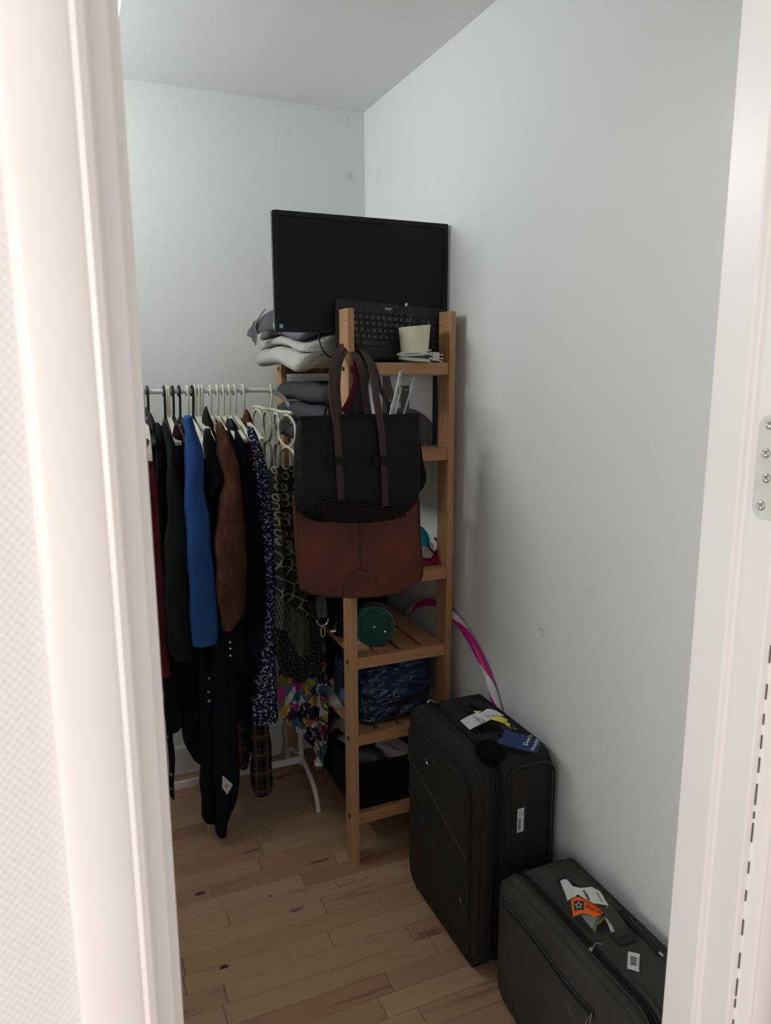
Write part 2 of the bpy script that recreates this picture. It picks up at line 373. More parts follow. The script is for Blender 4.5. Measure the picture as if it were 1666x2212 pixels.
# ================================================================== WOODEN SHELF UNIT
wX, wY, wZ = wood('pine_x', 'X'), wood('pine_y', 'Y'), wood('pine_z', 'Z')
mBlack = plain('black_plastic', (.012, .012, .013), .45)
SX0, SX1, SY0, SY1 = .742, 1.083, 1.995, 2.767
SH = [1.585, 1.329, .955, .701, .447, .177]           # top of each shelf
shelf = thing('shelf_unit', ((SX0+SX1)/2, (SY0+SY1)/2, 0), 'tall pine slatted shelf unit standing along the right wall', 'shelf')
for (x0, y0) in ((SX0, SY0), (SX1-.020, SY0), (SX0, SY1-.072), (SX1-.020, SY1-.072)):
    po = build('post', M().box(x0, x0+.020, y0, y0+.072, 0, 1.733), wZ, shelf, False, bevel=.002)
    if x0 == SX0:
        for z in SH: build('bolt', M().lathe([(.0065, 0), (.0065, .002), (.005, .004), (0, .004)], (x0, y0+.036, z-.018), (-1, 0, 0), 12, False), mBlack, po)
    for k, zz in enumerate((1.700, 1.692)): build('nail_hole', M().lathe([(.0022, 0), (.0022, .0004), (0, .0004)], (x0, y0+.022+k*.03, zz), (-1, 0, 0), 8, False), mBlack, po)
for z in SH:
    for y0 in (SY0+.006, SY1-.028):
        build('rail', M().box(SX0+.020, SX1-.020, y0, y0+.022, z-.036, z), wX, shelf, False, bevel=.0015)
    n = 4; w0, w1 = SX0+.022, SX1-.022; sw = (w1-w0-.012*(n-1))/n
    for i in range(n):
        a = w0+i*(sw+.012); build('slat', M().box(a, a+sw, SY0+.0285, SY1-.0285, z-.016, z-.001), wY, shelf, False, bevel=.0015)

# ---- monitor
mBezel = plain('monitor_bezel', (.0065, .0075, .0085), .5, 0, .2, 60, .2, .0004, 900, .25)
mScr = plain('monitor_screen', (.0055, .0072, .0085), .45, 0, .05, 3, 0, spec=.2)
mEdge = plain('monitor_edge', (.03, .032, .03), .45)
mon = thing('monitor', (.83, 2.13, SH[0]), 'black flat computer monitor on top of the pine shelf unit', 'monitor')
a = P(588, 452, Y=2.094); b = P(596, 717, Y=2.094); xr = 1.110
mxl, mzt, mzb = (a.x+b.x)/2, a.z, b.z
my0, my1 = 2.094, 2.102       # left and right end of the front face
def MP(u, v, d=0):            # u right, v up (0..1), d depth behind the front
    return Vector((mxl+(xr-mxl)*u, my0+(my1-my0)*u+d, mzb+(mzt-mzb)*v))
mw, mh = xr-mxl, mzt-mzb
m = M(); fr = []
for (d, k) in ((0, .0), (.014, .0), (.03, .06)):
    fr.append([MP(k+(1-2*k)*u, k+(1-2*k)*v, d) for u, v in rrect(0, 1, 0, 1, .012, 3)])
inner = [MP(u, v, 0) for u, v in rrect(.026, .974, .052, .958, .004, 3)]
inner2 = [MP(u, v, .004) for u, v in rrect(.027, .973, .054, .956, .004, 3)]
m.loft([inner2, inner]+fr, True)
build('bezel', m, mBezel, mon, ang=25)
build('screen', M().prism([MP(u, v, .0034) for u, v in ((.0265, .053), (.9735, .053), (.9735, .957), (.0265, .957))], (0, .002, 0)), mScr, mon, False)
m = M()
m.loft([[MP(u, v, d) for u, v in rrect(-.0025, 0.0004, .01, .99, .001, 1)] for d in (.001, .014)])
build('edge_strip', m, mEdge, mon, False)
build('back_cover', M().loft([[MP(u, v, d) for u, v in rrect(.1+k, .9-k, .1+k, .9-k, .05)] for d, k in ((.03, 0), (.052, .05))]), mBezel, mon)
build('stand', M().box(.91, 1.0, 2.128, 2.160, SH[0], mzb+.12).box(.86, 1.05, 2.11, 2.26, SH[0], SH[0]+.012), mBezel, mon, False, bevel=.004)
mSt = plain('sticker_blue', (.12, .40, .55), .4); mStW = plain('sticker_pale', (.40, .62, .70), .4)
st = build('sticker', M().prism([MP(u, v, -.0006) for u, v in ((.020, .032), (.040, .032), (.040, .066), (.020, .066))], (0, .0005, 0)), mSt, mon, False); tag(st, 'small blue energy sticker')
build('sticker_emblem', texts([('e', .009, MP(.0265, .043, -.0009), (1, 0, 0), (0, 0, 1))]), mStW, st, False)
build('cable', M().tube(smoothpath([P(690, 712, Y=2.11), P(690, 735, Y=2.10), P(697, 755, Y=2.085), P(708, 768, Y=2.08), P(722, 772, Y=2.09), (.80, 2.13, SH[0]+.006)]), .0028, 8), mBlack, mon)

# ---- keyboard leaning on the monitor
mKB = plain('keyboard_plastic', (.0065, .0068, .0075), .5, 0, .1, 40, .1); mKey = plain('key_plastic', (.011, .0115, .0125), .42, 0, .15, 60, .1)
mLeg = plain('key_legend', (.42, .43, .44), .5)
kb = thing('keyboard', (.91, 2.08, SH[0]), 'black keyboard propped upright against the monitor', 'keyboard')
kz = .006
KO = Vector((P(723, 760, Y=2.078).x, 2.070, SH[0]+.020)); ku = Vector((.9975, .004, -.058)).normalized(); kv0 = Vector((.03, .075, .99)); kn_ = ku.cross(kv0).normalized(); kv = kn_.cross(ku).normalized()
kn_ = -kn_ if kn_.y > 0 else kn_          # pointing to the viewer
KW, KH = .362, .160
def KP(u, v, d=0): return KO+ku*u+kv*v+kn_*d
m = M(); m.loft([[KP(u, v, d) for u, v in rrect(k, KW-k, k, KH-k, .010, 4)] for d, k in ((-.012, .002), (-.010, 0), (-.001, 0), (0, .0015))]); build('body', m, mKB, kb)
m = M(); m.loft([[KP(u, v, d) for u, v in rrect(.262+k, .352-k, .012+k, .150-k, .006, 3)] for d, k in ((0, 0), (.002, .001))]); build('number_pad_plate', m, mKB, kb)
keys = []
for r, (v, h, lab) in enumerate(((.128, .0085, None), (.108, .0145, '1234567890+'), (.0895, .0155, 'QWERTYUIOPA'), (.071, .0155, 'ASDFGHJKLOA'), (.0525, .0155, 'ZXCVBNM,.-<'), (.034, .0155, None))):
    n = 13; u0 = .010+(0, 0, .004, .006, .010, 0)[r]
    if r == 5:
        for (a, b) in ((.010, .030), (.034, .054), (.058, .074), (.078, .170), (.174, .192), (.196, .214), (.218, .234), (.238, .252)): keys.append((a, b, v, h, None))
    else:
        for i in range(n):
            a = u0+i*.0188
            if a+.0165 < .256: keys.append((a, a+.0165, v, h, lab[i-1] if lab and 0 < i <= len(lab) else ('F' if r == 0 else None)))
for r, v in enumerate((.128, .108, .0895, .071, .0525, .034)):
    for i in range(4):
        a = .268+i*.0205; keys.append((a, a+.0175, v, .0085 if r == 0 else .0155, None if r == 0 else '789/456*123-0.+='[((r-1)*4+i) % 16]))
KM = {}; items = []
for (a, b, v, h, s) in keys:
    kk = (round(b-a, 4), h)
    if kk not in KM:
        w_, h_ = (b-a)/2, h/2; mk = M()
        mk.loft([[ku*(sx*(w_-e))+kv*(sy*(h_-e))+kn_*d for sx, sy in ((-1,-1),(1,-1),(1,1),(-1,1))] for e, d in ((0, 0), (.0004, .0026), (.0016, .0034))])
        mk.v = [p+WL[kb.name] for p in mk.v]
        o = build('key', mk, mKey, kb, False); KM[kk] = o
    else:
        o = KM[kk].copy(); COL.objects.link(o); o.parent = kb
    o.location = KP((a+b)/2, v+h/2, .0002)-WL[kb.name]
    if s == 'F': items.append(('--', .0055, KP(a+.004, v+h*.35, .0040), ku, kv))
    elif s: items.append((s, .0068, KP(a+.0035, v+h*.45, .0040), ku, kv))
build('key_legends', texts(items), mLeg, kb, False)
build('brand_lettering', texts([('acer', .0135, KP(.152, .1425, .0006), ku, kv)]), plain('lettering_white', (.75, .76, .77), .4), kb, False)
kc = [P(862, 668, Y=2.070), P(868, 662, Y=2.060), P(880, 665, Y=2.055), P(888, 680, Y=2.055), P(886, 700, Y=2.055), P(884, 725, Y=2.058)]
cb = build('usb_cable', M().tube(smoothpath([KP(.19, KH, -.006), P(858, 672, Y=2.075)]+kc), .0026, 8), mBlack, kb)
mMet = plain('bright_metal', (.62, .62, .61), .25, .9, .1)
pu = P(877, 660, Y=2.058); build('usb_plug', M().obox(pu, (.0035, 0, -.001), (0, .002, 0), (.002, 0, .007)), mMet, cb, False, bevel=.0005)

# ---- cream tapered vessel wound with white cable
mCream = plain('cream_plastic', (.72, .69, .52), .45, 0, .04, 12, .05); mCreamD = plain('cream_inside', (.55, .53, .42), .6)
mGreyB = plain('grey_rubber', (.10, .105, .11), .6); mCabW = plain('white_cable', (.62, .60, .53), .45)
vc = Vector((P(895, 760, Y=2.022).x, 2.020, SH[0]))
ves = thing('tapered_device', vc, 'cream tapered cup-shaped device with slanted rim wound with white cable', 'device')
def vring(r, z, tilt=0, n=36): return [vc+Vector((r*math.cos(2*math.pi*j/n), r*math.sin(2*math.pi*j/n)*.95, z+tilt*r*math.cos(2*math.pi*j/n))) for j in range(n)]
build('body', M().loft([vring(.0405, .027), vring(.0415, .034), vring(.0465, .098, .10), vring(.0480, .104, .10), vring(.0445, .103, .10), vring(.038, .085, .05)]), mCream, ves)
build('base', M().loft([vring(.034, 0), vring(.036, .003), vring(.034, .022), vring(.028, .027)]), mGreyB, ves)
rr = random.Random(5); m = M()
for k in range(7):
    r0 = .038+rr.uniform(0, .011); z0 = .005+k*.0042; ph = rr.uniform(0, 6)
    m.tube([vc+Vector(((r0+.004*math.sin(2*t+ph))*math.cos(t)*1.08, (r0*.9+.003*math.sin(3*t+ph))*math.sin(t), max(.002, z0+.006*math.sin(t+ph)))) for t in [2*math.pi*j/40 for j in range(40)]], .0022, 6, True)
m.tube(smoothpath([vc+Vector((.03, -.035, .012)), vc+Vector((.06, -.03, .006)), vc+Vector((.078, -.018, .003)), vc+Vector((.088, -.01, .0024))]), .0022, 6)
build('wound_cable', m, mCabW, ves)
build('plug', M().box(vc.x+.052, vc.x+.076, 2.005, 2.022, SH[0]+.004, SH[0]+.030), mCabW, ves, False, bevel=.003)
build('plug_tip', M().box(vc.x+.076, vc.x+.090, 2.009, 2.013, SH[0]+.010, SH[0]+.013).box(vc.x+.076, vc.x+.090, 2.009, 2.013, SH[0]+.021, SH[0]+.024), mCabW, ves, False)

# ---- folded textiles along the left side of the shelves
def folded(x0, x1, y0, y1, z0, n, t, amp, seed, tap=0, pitch=0, droop=0, edge=.745):
    """a cloth folded n times: serpentine section in XZ, extruded along Y"""
    c = []; r = t*.5
    xa, xb = x0+t*.5, x1-t*.5
    for i in range(n):
        z = z0+t*.5+i*t
        xs = [xa+(xb-xa)*k/8 for k in range(9)]
        if i % 2: xs = xs[::-1]
        c += [Vector((x, 0, z)) for x in xs]
        if i < n-1:
            sx = -1 if i % 2 else 1; ex = xa if i % 2 else xb
            c += [Vector((ex+sx*t*.48*math.cos(R_(a)), 0, z+t*.5+t*.5*math.sin(R_(a)))) for a in (-45, 0, 45)]
    rings = []; h = t*.43
    up, dn = [], []
    for i, p in enumerate(c):
        tg = (c[min(i+1, len(c)-1)]-c[max(i-1, 0)]).normalized(); nn = Vector((-tg.z, 0, tg.x)); up.append(p+nn*h); dn.append(p-nn*h)
    a0 = [c[0]-Vector((h*.8, 0, 0))]; e = -1 if (n-1) % 2 else 1; a1 = [c[-1]+Vector((e*h*.8, 0, 0))]
    sec = a0+up+a1+dn[::-1]
    m = M(); ny = 16
    for j in range(ny+1):
        s = j/ny; y = y0+(y1-y0)*s; k = 1-.25*(abs(2*s-1))**6
        rings.append([Vector((p.x+tap*s, y+.03*noise.noise(Vector((p.x*7, p.z*30, seed)))*(1-s), z0+(p.z-z0)*(1-.12*abs(2*s-1)**4)+pitch*s)) for p in sec])
    m.loft(rings); zmin = z0
    m.v = [Vector((x0+x1-p.x, p.y, p.z)) for p in m.v]; m.f = [f[::-1] for f in m.f]
    m.wob(amp, 9, seed); m.wob(amp*.5, 28, seed+1)
    m.v = [Vector((p.x, p.y, max(p.z, zmin+.0005))) for p in m.v]
    if droop: m.v = [Vector((p.x, p.y, p.z-droop*max(0, edge-p.x)*(.55+.45*math.sin(p.y*9+1)))) for p in m.v]
    return m
def fuzzy(name, c, sc=170, b=.9, d=.006):
    q = NT(name, 1, 0, .05); n = q.noise(q.map(), sc, 4, .7).outputs[0]; n2 = q.noise(q.map(), 22, 3).outputs[0]
    q.bump(q.math('ADD', n, q.math('MULTIPLY', n2, .8)), b, d)
    return q.col(q.ramp(n, [(.3, tuple(x*.62 for x in c)), (.65, c)]))
mFl, mGrF, mGrT = fuzzy('white_fleece', (.62, .61, .55)), fuzzy('grey_fleece', (.085, .085, .096), 220, .6, .004), fuzzy('grey_knit', (.17, .165, .19), 300, .5, .003)
tg_ = 'folded blankets on the pine shelves'
single('fleece_blanket', folded(.652, .835, 2.158, 2.70, SH[0]+.001, 3, .031, .010, 3, droop=.42), mFl, 'white fleece blanket folded on the top shelf under grey cloth', 'blanket', tg_, ang=150, sub=1)
single('folded_sweater', folded(.668, .84, 2.165, 2.69, SH[0]+.0945, 2, .019, .007, 9, droop=.46), mGrT, 'mauve grey sweater folded on the white fleece blanket', 'sweater', tg_, ang=150, sub=1)
for k, (dz, n, t) in enumerate(((0, 2, .032), (.064, 2, .032), (.128, 2, .035))):
    single('grey_blanket', folded(.712+.006*k, .845, 2.115+.02*k, 2.68, SH[1]+dz, n, t, .009, 20+k), mGrF,
           ('lowest of three dark grey blankets stacked on the second shelf', 'middle one of three dark grey blankets stacked on the second shelf', 'topmost of three dark grey blankets stacked on the second shelf')[k], 'blanket', 'grey blankets on the second shelf', ang=150, sub=1)
# grey sleeve that sticks out to the left behind the monitor
mGS = fabric('grey_sleeve', (.105, .10, .115), bump=.4, fold=.004); mGP = fabric('grey_piping', (.20, .19, .21))
slv = thing('draped_jacket', (.66, 2.45, SH[0]+.12), 'dark grey garment with piped cuff poking out left behind the monitor', 'garment', None)
m = M(); st_ = [((640, 690), .036, .03), ((600, 690), .036, .028), ((580, 693), .034, .022), ((562, 702), .030, .018), ((548, 712), .026, .014), ((537, 718), .010, .008)]
m.loft([[c + Vector((0, h2*math.cos(a)*1.0, 0)) + Vector((.25, 0, 1)).normalized()*(h1*math.sin(a)) for a in [2*math.pi*j/16 for j in range(16)]] for c, h1, h2 in [(P(*p, Y=2.42+.03*i), a_, b_) for i, (p, a_, b_) in enumerate(st_)]])
build('sleeve', m.wob(.004, 22, 4), mGS, slv)
fl = [P(557, 690, Y=2.505), P(552, 706, Y=2.505), P(556, 722, Y=2.505), P(552, 746, Y=2.505), P(543, 730, Y=2.512), P(541, 712, Y=2.515), P(548, 695, Y=2.512)]
build('cuff_flap', M().prism(fl, (.003, .008, 0)).wob(.002, 30, 2), mGS, slv, bevel=.002)
build('piping', M().tube(smoothpath([P(573, 668, Y=2.49), P(557, 690, Y=2.497), P(551, 706, Y=2.50), P(555, 722, Y=2.50), P(552, 746, Y=2.502)]), .0022, 6), mGP, slv)
sk = thing('rolled_sock', P(602, 705, Y=2.40), 'pale pinkish rolled cloth with dark band under the monitor corner', 'cloth')
pc = P(606, 703, Y=2.40)
build('roll', M().loft([ell(pc.x+dx, pc.y+.03, pc.z+.004, .0, .0, 12) if r == 0 else [pc+Vector((dx, r*math.cos(a), r*math.sin(a))) for a in [2*math.pi*j/14 for j in range(14)]] for dx, r in ((-.022, .008), (-.018, .018), (.0, .022), (.04, .022))]), fabric('pale_pink', (.55, .50, .50)), sk)
build('band', M().tube([pc+Vector((-.006+.004*math.sin(a), .0215*math.cos(a), .0225*math.sin(a))) for a in [2*math.pi*j/20 for j in range(20)]], .0028, 6, True), mBlack, sk)

# ---- picture box on the second shelf
mBoxW = plain('carton_white', (.60, .61, .63), .5, 0, .02, 10, .02); mBoxG = plain('carton_print_grey', (.075, .078, .085), .45, 0, .08, 10, .02); mBoxL = plain('carton_print_line', (.16, .165, .175), .45)
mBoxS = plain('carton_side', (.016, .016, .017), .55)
b0, b1 = P(828, 812, Y=2.10), P(934, 964, Y=2.10); bz0, bz1 = SH[1], b0.z+.002; bx0, bx1 = b0.x-.02, b1.x
bx = thing('product_carton', ((bx0+bx1)/2, 2.2, SH[1]), 'white and grey printed carton standing on the second shelf', 'box')
build('carton', M().box(bx0, bx1, 2.10, 2.34, bz0, bz1), mBoxW, bx, False, bevel=.0008)
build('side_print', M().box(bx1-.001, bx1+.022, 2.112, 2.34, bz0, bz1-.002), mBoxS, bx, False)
def disc2(cx, cz, r, y, lo, clip):     # filled disc polygon clipped to the front of the carton
    return [(min(max(cx+r*math.cos(t), clip[0]), clip[1]), y, min(max(cz+r*math.sin(t), clip[2]), clip[3])) for t in [2*math.pi*j/60 for j in range(60)]]
cl = (bx0, bx1-.001, bz0+.001, bz1-.001)
cc_ = P(880, 968, Y=2.10); R0 = .125
build('printed_disc', M().prism(disc2(cc_.x-.015, cc_.z, R0, 2.0985, 0, cl), (0, .0012, 0)).box(P(866, 0, Y=2.1).x, P(886, 0, Y=2.1).x, 2.0986, 2.0997, cc_.z+.10, P(875, 833, Y=2.10).z), mBoxG, bx, False)
sil = [P(828, 813, Y=2.0984), P(842, 813, Y=2.0984), P(845, 830, Y=2.0984), P(852, 850, Y=2.0984), P(868, 864, Y=2.0984), P(846, 880, Y=2.0984), P(835, 905, Y=2.0984), P(826, 925, Y=2.0984)]
build('printed_shape', M().prism(sil, (0, .0012, 0)), mBoxG, bx, False)
m = M()
for rr_ in (.105, .085):
    m.tube([Vector((cc_.x-.015+rr_*math.cos(t), 2.0982, cc_.z+rr_*math.sin(t))) for t in [R_(-20+110*j/24) for j in range(25)] if cc_.x-.015+rr_*math.cos(t) < cl[1]-.002], .0007, 4)
build('printed_rings', m, mBoxL, bx)
o_ = P(917, 963, Y=2.0978); build('printed_letter', texts([('A', .012, o_, (1, 0, 0), (0, 0, 1))]), mBoxW, bx, False)
o_ = P(873, 845, Y=2.0978); build('printed_mark', M().prism([o_, o_+Vector((.014, 0, .003)), o_+Vector((.015, 0, .0055)), o_+Vector((.003, 0, .0035))], (0, .0005, 0)), mBoxW, bx, False)

# ---- cyan/white fleece hat and magenta cloth on the third shelf
ht = thing('fleece_hat', P(905, 1195, Y=2.10), 'turquoise cap with white fluffy brim resting on magenta cloth', 'hat')
c0 = P(908, 1163, Y=2.11); bx_ = Vector((.80, 0, -.6)).normalized(); up_ = Vector((.55, 0, .83)).normalized(); fy = Vector((0, 1, 0))
m = M()
m.loft([[c0+up_*(h-.032)+(bx_*math.cos(a)*1.0+fy*math.sin(a))*r for a in [2*math.pi*j/24 for j in range(24)]] for h, r in ((0, .056), (.02, .055), (.042, .045), (.058, .026), (.064, .004))])
m.xf(Matrix.Translation(Vector((-.010, 0, .008))))
build('crown', m.wob(.003, 20, 3), fuzzy('turquoise_fleece', (.02, .27, .38), 160, .5, .003), ht)
rg = [c0+up_*-.034+(bx_*math.cos(a)+fy*math.sin(a))*.052 for a in [2*math.pi*j/30 for j in range(30)]]
build('brim', M().tube(rg, .018, 10, True).wob(.007, 35, 8), fuzzy('brim_fleece', (.50, .48, .43), 120, 1, .006), ht)
mk_ = fuzzy('magenta_fleece', (.34, .02, .085), 200, .6, .004)
pk = thing('fleece_slipper', P(925, 1228, Y=2.09), 'magenta fleece slipper with raised heel at the third shelf end', 'slipper')
zc = SH[2]
m = M(); pts = [(.985, 1.0), (1.0, .9)]
def PK(px, py, y=2.085): return P(px, py, Y=y)
m.loft([[Vector((c.x+w*math.cos(a)*.75, c.y+d*math.cos(a), max(c.z+w*math.sin(a), zc+.001))) for a in [2*math.pi*j/14 for j in range(14)]] for c, w, d in ((PK(880, 1208), .020, .04), (PK(905, 1212), .019, .045), (PK(925, 1214), .018, .045), (PK(940, 1206), .019, .040), (PK(949, 1194), .016, .034), (PK(951, 1180), .012, .028), (PK(945, 1168), .008, .022), (PK(938, 1163), .003, .010))])
build('upper', m.wob(.003, 30, 5), mk_, pk)
build('lining', M().loft([[c+Vector((r*math.cos(a), .035*math.sin(a), .3*r*math.sin(a))) for a in [2*math.pi*j/14 for j in range(14)]] for c, r in ((PK(915, 1208), .030), (PK(918, 1192), .032), (PK(916, 1186), .02))]).wob(.003, 30, 6), fuzzy('dark_magenta', (.16, .012, .045), 200, .6, .004), pk)
build('white_tongue', M().prism([PK(928, 1168, 2.05), PK(938, 1176, 2.05), PK(939, 1192, 2.05), PK(930, 1184, 2.05)], (0, .006, 0)), fabric('tongue_white', (.35, .33, .31)), pk, bevel=.002)

# ---- green lidded drum and bits on the fourth shelf
mGrn = plain('green_plastic', (.004, .050, .044), .5, 0, .2, 30, .1, spec=.2); mGrnD = plain('green_dark', (.003, .030, .026), .5)
dc = P(809, 1354, Y=2.075); dax = Vector((-.40, -.91, .09)).normalized(); drr = .0625
dc.z = SH[3]+drr+.003
rl = thing('cable_reel', (dc.x, 2.10, SH[3]), 'green round cable reel with black drum on the fourth shelf', 'reel')
build('drum', M().lathe([(.058, -.085), (.0635, -.083), (.0635, -.074), (.05, -.07), (.05, -.012), (.0635, -.008), (.0640, .0)], dc, dax, 40), mBlack, rl)
build('face_plate', M().lathe([(.0628, -.001), (.0628, .0016), (.060, .0022), (.0465, .0022), (.0455, .0012), (.0445, .0022), (.004, .0030), (0, .0030)], dc, dax, 48, False), mGrn, rl, ang=18)
dx_ = Vector((0, 0, 1)).cross(dax).normalized(); dx_ = dx_ if dx_.x > 0 else -dx_; dz_ = dax.cross(dx_); dz_ = dz_ if dz_.z > 0 else -dz_
def DP(a, b, d=.003): return dc+dx_*a+dz_*b+dax*d
for (a, b) in ((-.024, .027), (.014, .033), (.036, .005), (-.040, -.008), (-.016, -.037), (.022, -.031)):
    build('vent_hole', M().lathe([(.0032, 0), (.0026, .0006), (0, .0002)], DP(a, b, .0022), dax, 12, False), mGrnD, rl)
build('groove', M().obox((DP(.010, .004)+DP(.052, .038))/2+dax*-.0004, (DP(.052, .038)-DP(.010, .004))/2, (DP(.052, .038)-DP(.010, .004)).cross(dax).normalized()*.0022, dax*.0006), mGrnD, rl, False)
for (a, b, r) in ((0, 0, .0034), (.014, -.008, .0042), (.034, -.015, .0036)):
    build('screw_knob', M().lathe([(r, -.001), (r, .002), (r*.6, .0035), (0, .0036)], DP(a, b), dax, 14, False), mMet if r < .004 else mGrn, rl)
build('crank_rim', M().tube([DP(.064*math.cos(R_(t)), .064*math.sin(R_(t)), -.001) for t in range(-20, 130, 6)], .0012, 6), plain('rim_grey', (.25, .27, .27), .3, .6), rl)
mPap = plain('white_paper', (.62, .61, .60), .7, 0, .04)
single('paper_scrap', M().prism([P(771, 1380, Y=2.045), P(779, 1391, Y=2.045), P(774, 1392, Y=2.047), P(770, 1388, Y=2.047)], (0, .004, .001)), mPap, 'small white paper scrap wedged left of the green cable reel', 'paper')
single('black_case', M().loft([[Vector((x, y, SH[3]+h)) for x, y in rrect(.768, .955, 2.19, 2.60, .03)] for h in (0, .10, .165)]+[[Vector((x, y, SH[3]+.195)) for x, y in rrect(.79, .93, 2.215, 2.585, .03)]]).wob(.008, 12, 2), fabric('black_nylon', (.006, .006, .007)), 'black soft case lying behind the green cable reel', 'case')
bk = thing('belt_buckle', P(724, 1362, Y=2.20), 'silver belt buckle with grey strap on the fourth shelf edge', 'buckle')
p0 = P(720, 1363, Y=2.16); build('buckle', M().obox(p0+Vector((0, 0, .001)), (.010, -.002, .001), (.002, .008, 0), (0, 0, .0035)), mMet, bk, False, bevel=.002)
build('strap', M().ribbon(smoothpath([p0, p0+Vector((.014, .02, .006)), p0+Vector((.03, .05, .012)), p0+Vector((.05, .09, .003))]), (.5, -.5, .6), .014, .002), fabric('buckle_strap', (.05, .045, .04)), bk)

# ---- blue plastic bag on the fifth shelf
q = NT('blue_plastic_film', .16, 0, .55); n1 = q.noise(q.map(rot=(0, R_(-14), 0), sc=(1, 1, 2.2)), 7, 3, .5, 1.6).outputs[0]; n2 = q.vor(q.map(rot=(0, R_(-14), 0), sc=(.8, .8, 2)), 9, 'DISTANCE_TO_EDGE').outputs['Distance']
q.bump(q.math('ADD', n1, q.math('MULTIPLY', n2, 1.1)), 1.0, .04); mBag = q.col(q.ramp(n1, [(.3, (.006, .015, .045)), (.7, (.012, .035, .09))]))
m = M(); rings = []
for h, x0, x1, y0, y1, r in ((0, .79, 1.02, 2.05, 2.28, .05), (.012, .775, 1.035, 2.03, 2.30, .06), (.06, .772, 1.045, 2.022, 2.31, .07), (.12, .772, 1.05, 2.024, 2.31, .07), (.17, .778, 1.05, 2.03, 2.30, .06), (.20, .79, 1.04, 2.05, 2.28, .05), (.212, .83, 1.0, 2.1, 2.24, .04)):
    rings.append([Vector((x, y, SH[4]+h)) for x, y in rrect(x0, x1, y0, y1, r, 8)])
m.loft(rings)
m.wob(.008, 11, 4)
m.v = [Vector((p.x, p.y, max(SH[4]+.0005, p.z))) for p in m.v]
single('plastic_bag', m, mBag, 'dark blue crumpled plastic bag filling the fifth shelf', 'bag', sub=1)
# crumpled cloths at the left of the fifth shelf
mCr, mCb = fabric('white_cotton', (.42, .41, .39), bump=.7, fold=.01), fabric('blue_cotton', (.06, .13, .25), bump=.7, fold=.01)
def lump(c, rx, ry, rz, amp, seed, n=20):
    m = M(); m.loft([[c+Vector((rx*math.cos(2*math.pi*j/n)*math.sin(R_(t)), ry*math.sin(2*math.pi*j/n)*math.sin(R_(t)), rz*math.cos(R_(t)))) for j in range(n)] for t in (179, 160, 135, 112, 90, 68, 45, 20, 1)])
    return m.wob(amp, 16, seed).wob(amp*.5, 42, seed+1)
single('crumpled_cloth', lump(P(722, 1512, Y=2.26)+Vector((.02, 0, 0)), .042, .09, .038, .014, 5), mCr, 'crumpled white and grey cloth spilling over the fifth shelf edge', 'cloth')
single('blue_cloth', lump(P(738, 1512, Y=2.12)+Vector((.02, 0, .004)), .020, .045, .028, .010, 8), mCb, 'small crumpled light blue cloth beside white cloth, fifth shelf', 'cloth')
single('paper_leaflet', M().prism([P(711, 1473, Y=2.33), P(718, 1467, Y=2.33), P(731, 1487, Y=2.25), P(738, 1496, Y=2.22), P(728, 1489, Y=2.27)], (.003, .006, .002)), mPap, 'folded white leaflet sticking out above the crumpled white cloth', 'paper')
single('grey_scarf', M().ribbon(smoothpath([P(748, 1566, Y=2.10), P(730, 1563, Y=2.18), P(716, 1570, Y=2.28), P(709, 1590, Y=2.32), P(708, 1612, Y=2.33), P(710, 1628, Y=2.33)]), (.45, .3, .85), [.05, .05, .045, .04, .03, .028, .026, .03, .034]*3+[.03]*4, .006).wob(.003, 40, 2), fabric('taupe_cloth', (.10, .092, .085)), 'taupe cloth strip hanging down left of the black bin', 'cloth')
single('dark_jumper', lump(Vector((.835, 2.50, SH[4]+.085)), .08, .17, .083, .014, 12), fabric('black_jumper', (.007, .007, .008)), 'black jumper bundled at the back of the fifth shelf', 'garment')

# ---- black bin on the lowest shelf with a carton, plastic and pale cloth in it
mBin = fabric('black_felt', (.0045, .0045, .005), bump=.2)
bz = SH[5]; b0x, b1x, b0y, b1y, bh = .752, 1.04, 2.024, 2.40, .155
bn = thing('storage_bin', (.9, 2.2, bz), 'black fabric storage bin on the lowest shelf', 'bin')
for nm, bxs in (('side_panel', (b0x, b0x+.005, b0y, b1y)), ('side_panel', (b1x-.005, b1x, b0y, b1y)), ('front_panel', (b0x+.005, b1x-.005, b0y, b0y+.005)), ('back_panel', (b0x+.005, b1x-.005, b1y-.005, b1y))):
    build(nm, M().box(*bxs, bz, bz+bh), mBin, bn, False, bevel=.002)
build('bottom_panel', M().box(b0x+.005, b1x-.005, b0y+.005, b1y-.005, bz, bz+.004), mBin, bn, False)
single('blanket_in_bin', M().loft([[Vector((x, y, bz+h)) for x, y in rrect(b0x+.012, b1x-.012, b0y+.012, b1y-.012, .02)] for h in (.006, .09, .115)]).wob(.004, 20, 2), fabric('black_filling', (.008, .008, .009)), 'black textile filling the storage bin', 'textile')
q = NT('clear_film', .2, 0, .5); q.bump(q.noise(q.map(), 40, 4, .6, 1).outputs[0], 1, .012); mFilm = q.col((.06, .062, .064))
cfp = P(805, 1640, Y=2.07); single('plastic_film', lump(Vector((cfp.x, 2.09, bz+.135)), .048, .05, .028, .007, 4), mFilm, 'crumpled grey transparent plastic film in the black bin', 'plastic')
q0 = P(818, 1606, Y=2.10)
cb_ = thing('small_carton', P(848, 1648, Y=2.06), 'small white carton tilted inside the black storage bin', 'box')
ca, cb1, cc1 = Vector((.9, .42, .05)).normalized(), Vector((-.42, .87, .12)).normalized(), Vector((.12, -.35, .93)).normalized()
cc0 = P(850, 1622, Y=2.115)
mCarP = plain('carton_pinkwhite', (.80, .76, .77), .5, 0, .03)
